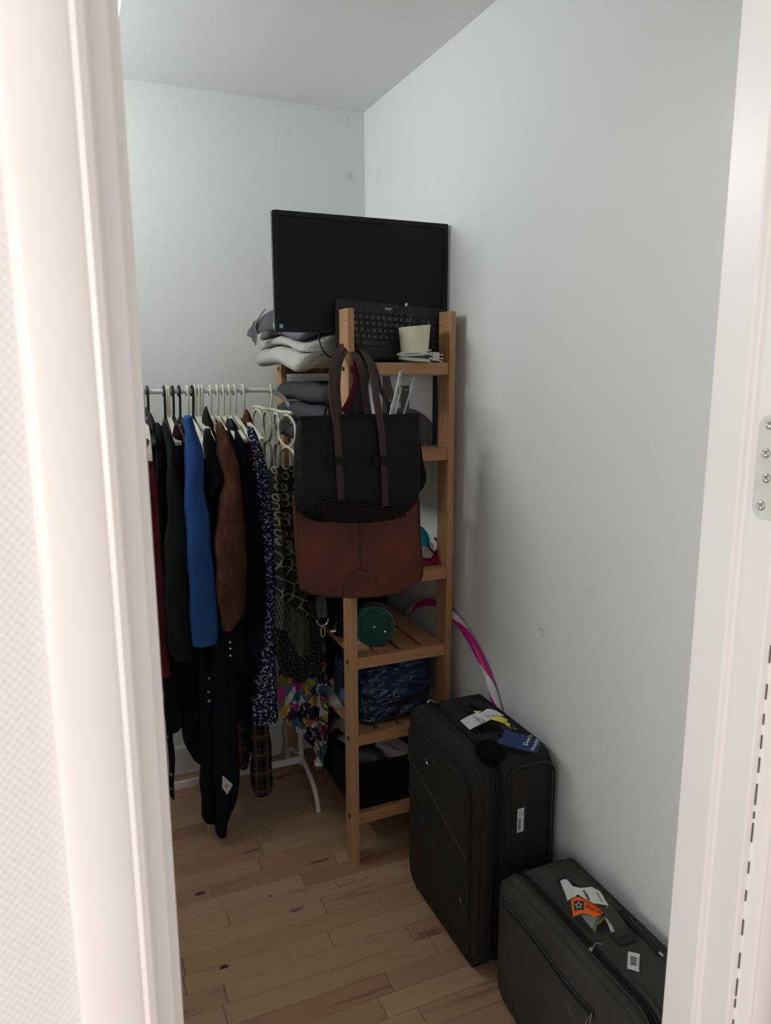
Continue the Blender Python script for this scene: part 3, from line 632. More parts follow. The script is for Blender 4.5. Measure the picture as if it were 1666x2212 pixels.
build('carton', M().obox(cc0, ca*.036, cb1*.055, cc1*.026), mCarP, cb_, False, bevel=.001)
build('printed_text', M().obox(cc0+cc1*.0263-ca*.012, ca*.003, cb1*.03, cc1*.0002).obox(cc0+cc1*.0263-ca*.020, ca*.002, cb1*.022, cc1*.0002), plain('print_mauve', (.30, .25, .29), .6), cb_, False)
single('pale_blue_cloth', M().sheet(lambda u, v: P(714+36*u, 1594+(14+6*u)*v+3*math.sin(6*u+4*v), Y=2.28-.13*u-.03*v)+Vector((.02, 0, .01)), 8, 6, .006), fabric('pale_blue', (.16, .20, .23)), 'pale blue folded cloth showing at the left rim of the bin', 'cloth')

# ---- hula hoop between shelf and wall
hx = 1.1015
pa, pb, pc_ = [P(*p, X=hx) for p in ((876, 1332), (985, 1336), (1072, 1520))]
def circ(a, b, c):
    ax, ay, bx2, by, cx2, cy = a.y, a.z, b.y, b.z, c.y, c.z
    d = 2*(ax*(by-cy)+bx2*(cy-ay)+cx2*(ay-by))
    uy = ((ax**2+ay**2)*(by-cy)+(bx2**2+by**2)*(cy-ay)+(cx2**2+cy**2)*(ay-by))/d
    uz = ((ax**2+ay**2)*(cx2-bx2)+(bx2**2+by**2)*(ax-cx2)+(cx2**2+cy**2)*(bx2-ax))/d
    return uy, uz, math.hypot(ax-uy, ay-uz)
hy, hz, hr = circ(pa, pb, pc_); print('HOOP', hy, hz, hr)
hr0 = min(hz, hr)-.0
n_ = 96; hp = [Vector((hx, hy+hr*math.cos(2*math.pi*j/n_), max(hz+hr*math.sin(2*math.pi*j/n_), .0135))) for j in range(n_)]
hoop = thing('hula_hoop', (hx, hy, 0), 'magenta and white hula hoop behind the large suitcase against the wall', 'hoop')
mHoop = plain('hoop_magenta', (.52, .012, .22), .35, 0, .05)
build('tube', M().tube(hp, .0125, 12, True, up=(1, 0, 0)), mHoop, hoop)
mHw = plain('hoop_white_tape', (.62, .60, .60), .4)
m = M(); turns = 9; nn = 300; rings = []
for k in range(nn):
    th = 2*math.pi*k/nn; ph0 = turns*th+2.2
    ctr = Vector((hx, hy+hr*math.cos(th), max(hz+hr*math.sin(th), .0135))); rad = Vector((0, math.cos(th), math.sin(th)))
    dirs = [rad*math.cos(ph0+R_(a))+Vector((1, 0, 0))*math.sin(ph0+R_(a)) for a in (-62, -31, 0, 31, 62)]
    rings.append([ctr+d*.0136 for d in dirs]+[ctr+d*.0120 for d in dirs[::-1]])
m.loft(rings, False, True)
build('spiral_tape', m, mHw, hoop)

# ================================================================== SUITCASES
def nylon(name, c):
    q = NT(name, .8, 0, .2); w1 = q.wave(q.map(rot=(0, 0, 0)), 900, 'Z'); w2 = q.wave(q.map(), 900, 'Y'); n = q.noise(q.map(), 8, 4).outputs[0]
    q.bump(q.math('ADD', q.math('ADD', w1, w2), q.math('MULTIPLY', q.noise(q.map(), 14, 3).outputs[0], 6)), .25, .0015)
    return q.col(q.ramp(n, [(.3, tuple(x*.85 for x in c)), (.7, tuple(x*1.15 for x in c))]))
mN1, mN2 = nylon('charcoal_brown_nylon', (.024, .0205, .018)), nylon('olive_grey_nylon', (.050, .045, .039))
mPipe = plain('dark_piping', (.014, .0125, .0115), .5); mZip = plain('zipper_tape', (.0055, .0052, .005), .75)
mRub = plain('black_rubber', (.012, .012, .012), .7); mPipe2 = plain('grey_piping', (.028, .026, .023), .55)
mTagW = plain('tag_white', (.60, .60, .59), .55, 0, .02); mInk = plain('ink_black', (.02, .02, .02), .6); mInkG = plain('ink_grey', (.25, .25, .25), .6)
def barcode(c, u, v, n, w, h, seed):
    m = M(); r = random.Random(seed); x = -w/2
    while x < w/2:
        b = r.choice((.0006, .001, .0016)); m.obox(Vector(c)+u*(x+b/2), u*b/2, v*h/2, n*.0001); x += b+r.choice((.0007, .0012))
    return m
def case(name, label, X0, X1, Y0, Y1, Z0, Z1, rc, mN, split):
    """soft suitcase, big face looking to -x. split = depth of the front lid"""
    t = thing(name, ((X0+X1)/2, (Y0+Y1)/2, 0), label, 'suitcase')
    def ring(x, k, r=rc): return [Vector((x, a, b)) for a, b in rrect(Y0+k, Y1-k, Z0+k, Z1-k, max(r-k*.6, .01), 8)]
    xs = X0+split
    m = M().loft([ring(xs+.012, .004), ring(xs+.016, 0), ring(X1-.03, 0), ring(X1-.012, .004), ring(X1, .022)])
    build('shell', m.wob(.002, 9, 1), mN, t, ang=60)
    m = M().loft([ring(xs+.012, .007), ring(xs-.012, .007)]); build('zipper_gusset', m, mZip, t, ang=60)
    m = M().loft([ring(xs-.012, .003), ring(xs-.016, 0), ring(X0+.028, .0), ring(X0+.012, .006), ring(X0+.004, .020), ring(X0, .05), ring(X0-.004, .12)])
    build('front_lid', m.wob(.0025, 8, 3), mN, t, ang=60)
    for x in (xs-.006, xs+.006): build('zipper', M().tube(ring(x, .0045), .0028, 6, True), mZip, t)
    for x, k in ((xs-.016, -.001), (xs+.016, -.001), (X0+.014, .0045), (X1-.013, .003)): build('piping', M().tube(ring(x, k), .0028, 6, True), mPipe if mN is mN1 else mPipe2, t)
    return t, xs
# ---- large upright suitcase
LX0, LX1, LY0, LY1, LZ1 = .862, 1.098, 1.445, 1.865, .605
big, bxs = case('large_suitcase', 'large dark brown fabric suitcase standing upright before the shelf', LX0, LX1, LY0, LY1, .012, LZ1, .06, mN1, .062)
for yy in (LY0+.06, LY1-.06): build('foot', M().box(LX0+.02, LX0+.06, yy-.02, yy+.02, 0, .016), mRub, big, False, bevel=.004)
for yy in (LY0+.045, LY1-.045): build('wheel', M().lathe([(.020, -.012), (.022, -.009), (.022, .009), (.020, .012)], (LX1-.03, yy, .022), (0, 1, 0), 20), mRub, big)
def FB(px, py, d=0): p = P(px, py, X=LX0-d); return p
# front pockets: raised panels whose lower edges sweep down to the right
def panel(pts2, x, th, mt, nm, par, bev=.004):
    return build(nm, M().prism([(x, a, b) for a, b in pts2], (th, 0, 0)), mt, par, bevel=bev, seg=3)
yb, yf = LY1-.035, LY0+.028
up = [(yf, LZ1-.10), (yf+.006, LZ1-.075), (yf+.03, LZ1-.048), (yb-.03, LZ1-.045), (yb-.004, LZ1-.07), (yb, LZ1-.10)]
mid = [(yb-(yb-yf)*s, LZ1-.160-.055*s-.05*math.sin(math.pi*s*.5)*s) for s in [i/10 for i in range(11)]]
panel([(a, b) for a, b in up]+mid, LX0-.011, .014, mN1, 'upper_pocket', big)
build('pocket_seam', M().tube([Vector((LX0-.0085, a, b-.002)) for a, b in mid], .003, 6), mPipe, big)
low = [(yb-(yb-yf)*s, LZ1-.265-.10*s-.05*s*s) for s in [i/10 for i in range(11)]]
panel([(a, b-.004) for a, b in mid[::-1]]+low, LX0-.006, .011, mN1, 'middle_pocket', big, .003)
build('pocket_zipper', M().tube([Vector((LX0-.006, a, b-.004)) for a, b in low], .0035, 6), mZip, big)
pe = low[-1]; build('zipper_pull', M().obox((LX0-.008, yf+.03, pe[1]+.012), (.0015, 0, 0), (0, .006, .003), (0, .001, .003)), mMet, big, False, bevel=.001)
panel([(yf, .06), (yf, low[-1][1]-.01)]+[(a, b-.012) for a, b in low[::-1]][1:]+[(yb, .10), (yb-.02, .05), (yf+.03, .04)], LX0-.002, .008, mN1, 'lower_pocket', big, .003)
# badge
bc = P(931, 1644, X=LX0-.007); bd = build('badge', M().loft([[Vector((LX0-d, bc.y+a*.020*k, bc.z+b*.013*k)) for a, b in [(math.cos(2*math.pi*j/24), math.sin(2*math.pi*j/24)) for j in range(24)]] for d, k in ((.009, 1.7), (.0135, 1.6), (.0145, 1.0))]), mPipe, big); tag(bd, 'oval badge with bright rim')
build('badge_rim', M().tube([Vector((LX0-.015, bc.y+.016*math.cos(t), bc.z+.010*math.sin(t))) for t in [R_(-120+16*j) for j in range(15)]], .0009, 5), mMet, bd)
# side panel seam lines (facing the door)
sp = [Vector((x, LY0-.0005, z)) for x, z in rrect(bxs+.022, LX1-.006, .03, LZ1-.022, .045, 6)]
build('side_piping', M().tube(sp, .003, 6, True), mPipe, big)
sx0, sx1 = P(1105, 1700, Y=LY0).x, P(1139, 1700, Y=LY0).x
build('side_strip', M().box(sx0, sx1, LY0-.003, LY0+.004, .05, LZ1-.03), mN1, big, False, bevel=.001)
la, lb = P(1118.5, 1748, Y=LY0-.0035), P(1131, 1795, Y=LY0-.0035)
lc = (la+lb)/2; lw, lh = (lb.x-la.x)/2, (la.z-lb.z)/2
sl = build('luggage_sticker', M().obox(lc, (lw, 0, 0), (0, .0003, 0), (0, 0, lh)), mTagW, big, False); tag(sl, 'white barcode sticker')
build('barcode', barcode(lc+Vector((-lw*.3, -.0005, -lh*.35)), Vector((0, 0, 1)), Vector((1, 0, 0)), Vector((0, 1, 0)), lh*1.0, lw*.8, 2), mInk, sl, False)
build('sticker_print', texts([('CP', .006, lc+Vector((-lw*.1, -.0006, lh*.42)), (0, 0, 1), (-1, 0, 0)), ('PH', .006, lc+Vector((lw*.75, -.0006, lh*.42)), (0, 0, 1), (-1, 0, 0))]), mInk, sl, False)
# top: seam strip, handle, zipper sliders
tz = LZ1
tx0, tx1 = bxs+.065, bxs+.125
for x in (tx0, tx1): build('seam', M().tube([Vector((x, LY0+.05, tz)), Vector((x, LY1-.05, tz))], .0018, 6), mPipe, big)
hp0, hp1 = P(1040, 1556, Z=tz), P(1083, 1615, Z=tz)
hxm = (tx0+tx1)/2
hd = build('top_handle', M().ribbon(smoothpath([(hxm, 1.74, tz+.002), (hxm, 1.73, tz+.016), (hxm, 1.69, tz+.030), (hxm, 1.62, tz+.033), (hxm, 1.57, tz+.026), (hxm, 1.545, tz+.012), (hxm, 1.535, tz+.002)]), (1, 0, 0), .034, .010), mN1, big, bevel=.002)
for yy in (1.535, 1.74): build('handle_mount', M().box(hxm-.026, hxm+.026, yy-.020, yy+.020, tz-.002, tz+.009), mRub, big, False, bevel=.004)
zs = P(915, 1541, X=bxs); build('zipper_slider', M().tube(arc((bxs-.004, LY1-.045, LZ1-.001), (1, 0, 0), (0, 0, 1), .009, 10, 170, 10), .002, 6).obox((bxs+.008, LY1-.055, LZ1+.004), (.004, 0, 0), (0, .010, -.002), (0, 0, .0012)), mMet, big)
# ---- tags on the large suitcase (their own things)
def tagpoly(pts): return [P(960+a/6.41, 1500+b/6.41, Z=z) for a, b, z in pts]
def leaf(nm, pts, mt, parent, th=.0008, mapf=tagpoly):
    return build(nm, M().prism(mapf(pts), (0, 0, th)), mt, parent, False)
at_ = thing('airline_tag', P(1030, 1555, Z=.64), 'white airline baggage tag printed CPH on the large suitcase', 'tag')
leaf('tag_end', [(220, 368, .625), (355, 490, .622), (520, 405, .632), (640, 352, .642), (520, 250, .646), (420, 268, .638), (300, 318, .628)], mTagW, at_)
leaf('tag_loop', [(520, 250, .6465), (640, 352, .6425), (745, 305, .648), (830, 300, .646), (740, 240, .650), (650, 205, .650), (590, 205, .650)], mTagW, at_)
def T2(a, b, z): return P(960+a/6.41, 1500+b/6.41, Z=z)
o_ = T2(545, 385, .6432); ux = T2(400, 300, .6432)-o_; uy = Vector((0, 0, 1)).cross(ux)
build('tag_letters', texts([('CPH', .0215, o_+uy.normalized()*-.008, ux, uy)]), mInk, at_, False)
m = M()
for k in range(5):
    a_ = T2(545+k*35, 268+k*4, .6515); b_ = T2(605+k*34, 325-k*8, .6505); m.obox((a_+b_)/2, (b_-a_)*.46, (b_-a_).cross(Vector((0, 0, 1))).normalized()*.0008, (0, 0, .0002))
build('tag_print', m, mInkG, at_, False)
mYel = plain('tag_yellow', (.62, .58, .10), .55, 0, .05)
yt = thing('yellow_tag', P(1090, 1562, Z=.64), 'crumpled yellow paper tag looped on the large suitcase handle', 'tag')
leaf('tag_end', [(400, 230, .640), (520, 232, .645), (445, 268, .6385)], mYel, yt)
leaf('tag_loop', [(630, 342, .646), (700, 306, .652), (790, 312, .652), (880, 350, .644), (862, 388, .640), (800, 392, .642), (720, 365, .644)], mYel, yt)
leaf('tag_tail', [(785, 402, .636), (862, 388, .640), (905, 398, .634), (1000, 485, .622), (925, 478, .628), (868, 490, .624)], mYel, yt)
mBlu = plain('tag_blue', (.010, .028, .10), .4, 0, .08)
bt = thing('blue_luggage_tag', P(1120, 1605, Z=.625), 'dark blue luggage tag with white slogan on the large suitcase', 'tag')
c_ = [T2(830, 500, .640), T2(1330, 655, .628), T2(1352, 690, .626), T2(1285, 815, .614), T2(1260, 822, .613), T2(735, 690, .622), T2(735, 655, .624), T2(805, 590, .631)]
build('tag_body', M().prism(c_, (0, 0, .004)), mBlu, bt, bevel=.0012)
def T3(a, b):       # on the tilted face of the blue tag
    n_ = (c_[1]-c_[0]).cross(c_[5]-c_[0]).normalized(); d = (T2(a, b, .62)-Vector((0, 0, CZ))); o = Vector((0, 0, CZ)); q0 = c_[0]+Vector((0, 0, .0075))
    return o+d*((q0-o).dot(n_)/d.dot(n_))
l1, l2 = T3(1145, 712), T3(1208, 600); m1, m2 = T3(1232, 782), T3(1310, 650)
uy = (T3(1080, 690)-T3(1150, 712)); s1 = (l2-l1).length
build('slogan', texts([("Don't", s1/1.85, l1, l2-l1, uy), ('touch!', s1/1.85, m1, m2-m1, uy)]), plain('slogan_white', (.78, .78, .78), .5), bt, False)
build('strap', M().ribbon(smoothpath([T3(800, 580), T2(770, 560, .628), T2(730, 560, .634), T2(680, 540, .630)]), (.2, .3, 1), .008, .0015), mRub, bt)
# fur pompom
pp = P(1003, 1634, X=bxs-.03); pp = Vector((bxs-.004, P(1003, 1636, Z=.62).y, LZ1+.016))
mFur = fabric('black_fur', (.003, .003, .0035), bump=.2)
pom = thing('fur_pompom', pp-Vector((0, 0, .03)), 'black fur pompom lying on the front edge of the large suitcase', 'pompom')
m = lump(pp, .032, .040, .026, .006, 3, 18); build('core', m, mFur, pom)
m = M(); rp = random.Random(8)
for k in range(900):
    d = Vector((rp.gauss(0, 1), rp.gauss(0, 1), rp.gauss(0, 1))).normalized(); b_ = pp+Vector((d.x*.029, d.y*.037, d.z*.023)); e = b_+d*rp.uniform(.006, .013)+Vector((0, 0, -.004)); s_ = d.orthogonal().normalized()*.0009; s2 = d.cross(s_)
    m.add([b_+s_, b_-s_*.5+s2*.87, b_-s_*.5-s2*.87, e], [(0, 1, 3), (1, 2, 3), (2, 0, 3)])
tag(build('fur', m, mFur, pom, False), kind='stuff')
# ---- small suitcase lying on its long side
SXa, SXb, SYa, SYb, SZ = .884, 1.098, .885, 1.388, .362
sml, sxs = case('small_suitcase', 'smaller olive grey suitcase lying on its side nearest the door', SXa, SXb, SYa, SYb, .006, SZ, .055, mN2, .058)
for yy in (SYa+.08, SYb-.08): build('foot', M().box(SXa+.06, SXa+.10, yy-.02, yy+.02, 0, .012), mRub, sml, False, bevel=.003)
zl = [P(*p, X=SXa-.0035) for p in ((1083, 1942), (1090, 1956), (1120, 1990), (1165, 2046), (1210, 2110), (1255, 2165), (1282, 2190))]
build('pocket_zipper', M().ribbon(smoothpath(zl), (0, .6, 1), .011, .004), mZip, sml)
for s in (-1, 1): build('pocket_seam', M().tube([p+Vector((-.001, 0, s*.008)) for p in smoothpath(zl)], .0018, 6), mPipe2, sml)
zp = zl[-1]; build('zipper_pull', M().tube([zp+Vector((-.004, .0, .004)), zp+Vector((-.010, .004, -.012)), zp+Vector((-.012, .012, -.040)), zp+Vector((-.012, .004, -.046)), zp+Vector((-.010, -.004, -.014))], .0018, 6, True), mMet, sml)
bp = P(1235, 2190, X=SXa-.003); o_ = build('badge', M().loft([[bp+Vector((-d, .030*k*math.cos(t)*.9, .010*k*math.sin(t)-.018*k*math.cos(t)*-.9)) for t in [2*math.pi*j/24 for j in range(24)]] for d, k in ((0, 1), (.003, .95))]), plain('badge_grey', (.10, .10, .10), .35, .5), sml)
pn = [P(*p, X=SXa-.004) for p in ((1108, 2165), (1106, 2180), (1112, 2200), (1125, 2225))]
build('lower_seam', M().tube(smoothpath(pn), .0018, 6), mPipe2, sml)
# top handle, back pocket zipper, slider
hx_ = sxs+.075
h0, h1 = 1.275, 1.085
build('top_handle', M().ribbon(smoothpath([(hx_, h0, SZ), (hx_, h0-.012, SZ+.022), (hx_, 1.22, SZ+.034), (hx_, 1.14, SZ+.034), (hx_, h1+.012, SZ+.022), (hx_, h1, SZ)]), (1, 0, 0), .030, .008), mN2, sml, bevel=.002)
for yy in (h0, h1): build('handle_mount', M().box(hx_-.022, hx_+.022, yy-.018, yy+.018, SZ-.003, SZ+.008), mRub, sml, False, bevel=.004)
bz_ = [P(*p, Z=SZ+.0015) for p in ((1340, 1968), (1370, 2003), (1400, 2030), (1428, 2064))]
build('back_pocket_zipper', M().ribbon(smoothpath([(min(p.x, SXb-.02), p.y, SZ+.0015) for p in bz_]), (1, .2, 0), .012, .004), mZip, sml)
build('zipper_slider', M().obox((min(bz_[-1].x, SXb-.02), bz_[-1].y, SZ+.004), (.003, 0, 0), (0, .006, 0), (0, 0, .002)), mMet, sml, False, bevel=.001)
zq = P(1277, 2053, Z=SZ+.004); build('zipper_slider', M().lathe([(.004, 0), (.005, .002), (.004, .005), (0, .005)], zq, (0, 0, 1), 12).tube([zq+Vector((.004, 0, .004)), zq+Vector((.016, .006, .008)), P(1303, 2040, Z=SZ+.01)], .0014, 6), plain('slider_metal', (.35, .34, .29), .3, .8), sml)
sc_ = [P(*p, Z=SZ+.002) for p in ((1357, 2055), (1383, 2061), (1381, 2100), (1355, 2092))]
sk_ = build('luggage_sticker', M().prism(sc_, (0, 0, .0004)), mTagW, sml, False); tag(sk_, 'white barcode sticker')
ctr = sum(sc_, Vector())/4+Vector((0, 0, .0006)); uu = (sc_[3]-sc_[0]).normalized(); vv_ = (sc_[1]-sc_[0]).normalized()
build('barcode', barcode(ctr, uu, vv_, Vector((0, 0, 1)), .024, .012, 6), mInk, sk_, False)
build('sticker_print', barcode(ctr+vv_*.011, uu, vv_, Vector((0, 0, 1)), .028, .002, 9), mInkG, sk_, False)
# tags on the small suitcase handle
def T4(a, b, z): return P(1200+a/10.41, 1880+b/10.41, Z=z)
def tp4(pts): return [T4(*p) for p in pts]
pt = thing('baggage_tag', T4(700, 600, .40), 'torn white airline baggage tag wrapped on the small suitcase handle', 'tag')
HZ = .405
leaf('tag_torn_end', [(110, 245, .385), (160, 380, .385), (210, 500, .385), (270, 690, .386), (360, 630, .395), (440, 595, .400), (500, 540, .403), (400, 370, .402), (270, 215, .392), (200, 205, .388)], mTagW, pt, .0008, tp4)
leaf('tag_face', [(400, 365, .403), (500, 545, .403), (720, 665, HZ), (850, 740, HZ), (1120, 770, HZ), (1200, 800, .402), (1000, 480, .404), (900, 420, HZ), (820, 380, HZ), (570, 405, HZ)], mTagW, pt, .0008, tp4)
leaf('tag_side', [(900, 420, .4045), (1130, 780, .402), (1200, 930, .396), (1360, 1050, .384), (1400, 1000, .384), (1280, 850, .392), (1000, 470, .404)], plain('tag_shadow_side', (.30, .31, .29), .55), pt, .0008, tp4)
leaf('tag_loop_end', [(1110, 1080, .384), (1400, 1000, .384), (1480, 1130, .372), (1460, 1230, .368), (1320, 1420, .366), (1250, 1390, .366), (1190, 1230, .370)], mTagW, pt, .0008, tp4)
leaf('tag_underside', [(570, 1000, .385), (760, 990, .390), (890, 1080, .392), (1060, 1020, .392), (880, 1230, .380), (840, 1340, .374), (720, 1200, .378)], plain('tag_grey_print', (.16, .16, .165), .6), pt, .0008, tp4)
leaf('tag_green_edge', [(870, 1390, .3735), (860, 1290, .377), (930, 1180, .382), (1090, 1050, .387), (1190, 960, .389), (1195, 1010, .388), (1090, 1120, .383), (940, 1260, .377), (895, 1400, .373)], plain('tag_green', (.12, .19, .035), .5), pt, .0012, tp4)
cbv = T4(700, 580, HZ+.001)
u4 = (T4(770, 700, HZ)-T4(620, 430, HZ)).normalized(); v4 = Vector((0, 0, 1)).cross(u4)
build('barcode', barcode(T4(700, 560, HZ+.0012), u4, v4, Vector((0, 0, 1)), .032, .006, 12), mInk, pt, False)
build('tag_print', barcode(T4(990, 590, HZ+.001), u4, v4, Vector((0, 0, 1)), .028, .004, 15), mInkG, pt, False)
ot = thing('priority_tag', T4(700, 850, .40), 'bright orange priority tag with dark emblem on the small suitcase', 'tag')
mOr = plain('tag_orange', (.72, .115, .012), .5, 0, .04)
OZ = lambda a, b: .400-.000022*(b-600)
orp = [(350, 670), (440, 610), (560, 600), (720, 680), (850, 750), (1120, 790), (1180, 900), (1110, 960), (890, 1080), (760, 990), (600, 970), (400, 1055)]
build('tag_body', M().prism([T4(a, b, OZ(a, b)) for a, b in orp], (0, 0, .0008)), mOr, ot, False)
def T5(a, b, e=.0014): return T4(a, b, OZ(a, b)+e)
em = build('emblem', M().prism([T5(a, b, .0010) for a, b in ((410, 695), (500, 680), (640, 700), (645, 890), (520, 885), (430, 920))], (0, 0, .0003)), plain('emblem_dark', (.02, .02, .022), .5), ot, False)
m = M()
for k in range(5):
    a0 = R_(90+72*k); cx4, cy4 = 525, 785
    tip = (cx4+90*math.cos(a0), cy4-85*math.sin(a0)); i1 = (cx4+52*math.cos(a0+.55), cy4-50*math.sin(a0+.55)); i2 = (cx4+42*math.cos(a0-.5), cy4-40*math.sin(a0-.5)); i3 = (cx4+34*math.cos(a0), cy4-32*math.sin(a0))
    m.prism([T5(*tip, .0016), T5(*i1, .0016), T5(*i3, .0016), T5(*i2, .0016)], (0, 0, .0002))
build('emblem_star', m, plain('emblem_silver', (.5, .52, .52), .4), em, False)
o5 = T5(690, 850); build('tag_letters', texts([('PRIOR', .0122, o5, T5(1040, 1000)-o5, T5(690, 780)-o5)]), mInk, ot, False)

# ================================================================== BAGS HUNG ON THE FRONT POST
def leather(name, c, rough=.42, sc=220, spec=.3):
    q = NT(name, rough, 0, spec); n = q.noise(q.map(), 7, 4).outputs[0]; v = q.vor(q.map(), sc, 'DISTANCE_TO_EDGE').outputs['Distance']; n2 = q.noise(q.map(sc=(1, 1, 2.2)), 13, 5, .65, 1.0).outputs[0]
    q.bump(q.math('ADD', q.math('MULTIPLY', v, .25), n2), .55, .008)
    return q.col(q.ramp(n, [(.3, tuple(x*.7 for x in c)), (.7, tuple(x*1.3 for x in c))]))
mTote, mToteS, mToteB = leather('black_leather', (.0042, .0062, .0070), .55, 220, .18), leather('oxblood_strap_leather', (.038, .018, .017), .5), leather('oxblood_base_leather', (.0065, .0030, .0030), .5, 220, .15)
mTan, mTanE = leather('cognac_leather', (.115, .031, .0155), .42, 220, .28), plain('cognac_edge', (.06, .020, .012), .5)
tY = 1.905
tote = thing('tote_bag', (.757, tY, 1.12), 'black leather tote bag with dark red straps hung on the shelf post', 'bag')
def TB(px, py, y=1.868): return P(px, py, Y=y)
def cut(zt, pxl, pxr, d0, d1, py):      # cross-section of a bag at photo row py
    a, b = TB(pxl, py), TB(pxr, py); return [Vector((x, y, a.z)) for x, y in rrect(a.x, b.x, d0, d1, min(.02, (d1-d0)*.45), 4)]
rows = [(904, 647, 911, 1.866, 1.905), (930, 645, 911, 1.864, 1.915), (990, 644, 910, 1.858, 1.930), (1050, 648, 907, 1.852, 1.936), (1085, 648, 905, 1.850, 1.938), (1108, 653, 899, 1.852, 1.936), (1122, 668, 886, 1.862, 1.93), (1130, 695, 850, 1.875, 1.92)]
m = M().loft([cut(0, l, r, d0, d1, py) for py, l, r, d0, d1 in rows[::-1]], True)
build('body', m.wob(.004, 9, 2), mTote, tote, ang=70)
a, b = TB(647, 904), TB(911, 902)
build('rim', M().tube([Vector((x, y, a.z+.001)) for x, y in rrect(a.x, b.x, 1.864, 1.906, .015, 4)], .0025, 6, True), mTote, tote)
# base panel
bp_ = [(694, 1078), (715, 1080), (760, 1086), (820, 1096), (868, 1105), (876, 1115), (850, 1124), (800, 1130), (745, 1131), (705, 1127), (690, 1118), (692, 1092)]
build('base_panel', M().prism([P(x, y, Y=1.846) for x, y in bp_], (0, .02, 0)), mToteB, tote, bevel=.006, seg=3)
build('base_seam', M().tube(smoothpath([P(x, y, Y=1.845) for x, y in [(688, 1112)]+bp_[:1]+bp_[1:6]]), .003, 6), mTote, tote)
for k, pts in enumerate(([(737, 1082), (734, 1030), (732, 990), (729, 940), (725, 904), (719, 860), (718, 820), (722, 785), (731, 760), (742, 750)], [(832, 1094), (831, 1040), (829, 1000), (826, 950), (820, 904), (813, 860), (808, 820), (800, 785), (788, 762), (772, 750)])):
    yy = [1.848, 1.847, 1.849, 1.854, 1.858, 1.88, 1.92, 1.955, 1.985, 2.03]
    pw = smoothpath([P(px, py, Y=y_) for (px, py), y_ in zip(pts, yy)], 4)
    build('strap', M().ribbon(pw, (1, .05, 0), .0205, .0035), mToteS, tote, bevel=.0008)
    # rear strap of the same handle pair
    pr = smoothpath([P(px+(10 if k == 0 else -22), py+2, Y=y_) for (px, py), y_ in list(zip(pts, [1.93, 1.93, 1.93, 1.93, 1.918, 1.93, 1.945, 1.96, 1.99, 2.035]))[4:]], 4)
    build('strap', M().ribbon(pr, (1, .05, 0), .0205, .0035), mToteS, tote, bevel=.0008)
    c_ = P((734, 831)[k], 995, Y=1.845)
    lo = build('strap_loop', M().obox(c_+Vector((0, -.002, 0)), (.013, 0, 0), (0, .0025, 0), (0, 0, .0105)), mTote, tote, False, bevel=.0015)
    for s in (-1, 1): build('loop_tab', M().obox(c_+Vector((s*.0235, .004, 0)), (.0085, 0, 0), (0, .002, 0), (0, 0, .0125)), mTote, lo, False, bevel=.001)
# strap part behind the post joining both sides
for dz in (0, .012):
    build('strap', M().ribbon(smoothpath([P(742, 750, Y=2.03)+Vector((0, 0, dz*.3)), Vector((.739, 2.062, P(742, 748, Y=2.05).z)), Vector((.753, 2.0705, P(750, 744, Y=2.05).z)), Vector((.772, 2.068, P(772, 746, Y=2.05).z)), P(772, 750, Y=2.03)]), (0, .3, 1), .012, .003), mToteS, tote)
# white blind rods in the tote
mRod = plain('white_rod_plastic', (.50, .51, .49), .4); mCap = plain('grey_rod_cap', (.28, .29, .28), .5)
for k, (t0, t1, yy, lab) in enumerate((((864, 812), (840, 906), 1.885, 'longest white plastic rod sticking out of the black tote'), ((863, 845), (851, 906), 1.889, 'short thick white rod in the black tote, between two others'), ((893, 824), (869, 906), 1.887, 'thin white rod at the right in the black tote'))):
    a, b = P(*t0, Y=yy), P(*t1, Y=yy+.004); e = b+(b-a)*.55; u_ = (a-b).normalized()
    rd = thing('plastic_rod', e, lab, 'rod', 'white rods in the black tote')
    r = (.0032, .0045, .0022)[k]
    build('shaft', M().tube([e, a], r, 10), mRod, rd); build('end_cap', M().tube([a-u_*.008, a+u_*.012], r*1.6, 10), mCap, rd)
    if k == 0:
        build('end_hook', M().tube([a+u_*.010, a+u_*.016+Vector((.006, 0, 0)), a+u_*.010+Vector((.010, 0, 0))], .003, 8), mCap, rd)
        build('shaft', M().tube([e+Vector((.006, .002, 0)), a-u_*.012+Vector((.006, .002, 0))], .0022, 8), mRod, rd)

# ---- brown messenger bag behind the tote
mY = 1.962
mess = thing('messenger_bag', (.76, mY, .90), 'brown leather messenger bag hung on the post under the black tote', 'bag')
def row(py, l, r, d0, d1): a, b = P(l, py, Y=1.945), P(r, py, Y=1.945); return [Vector((x, y, a.z)) for x, y in rrect(a.x, b.x, d0, d1, min(.012, (d1-d0)*.45), 4)]
m = M().loft([row(*t) for t in ((1288, 690, 830, 1.966, 1.985), (1282, 668, 872, 1.95, 1.988), (1268, 652, 900, 1.946, 1.990), (1200, 645, 910, 1.944, 1.991), (1120, 641, 908, 1.944, 1.991), (1075, 640, 905, 1.946, 1.990))])
build('body', m.wob(.003, 8, 5), mTan, mess, ang=70)
fp = [(638, 1075), (641, 1160), (645, 1235), (650, 1272), (672, 1282), (710, 1288), (760, 1291), (815, 1288), (858, 1279), (890, 1266), (910, 1252), (914, 1235), (911, 1200), (907, 1140), (905, 1075)]
build('flap', M().prism([P(x, y, Y=1.9395) for x, y in fp], (0, .006, 0)), mTan, mess, bevel=.0022, seg=3)
build('flap_edge', M().tube([P(x, y, Y=1.9385) for x, y in fp], .0026, 6), mTanE, mess)
build('centre_seam', M().tube([P(776, 1080, Y=1.9385), P(778, 1160, Y=1.9385), P(780, 1232, Y=1.9385)], .0014, 6), mTanE, mess)
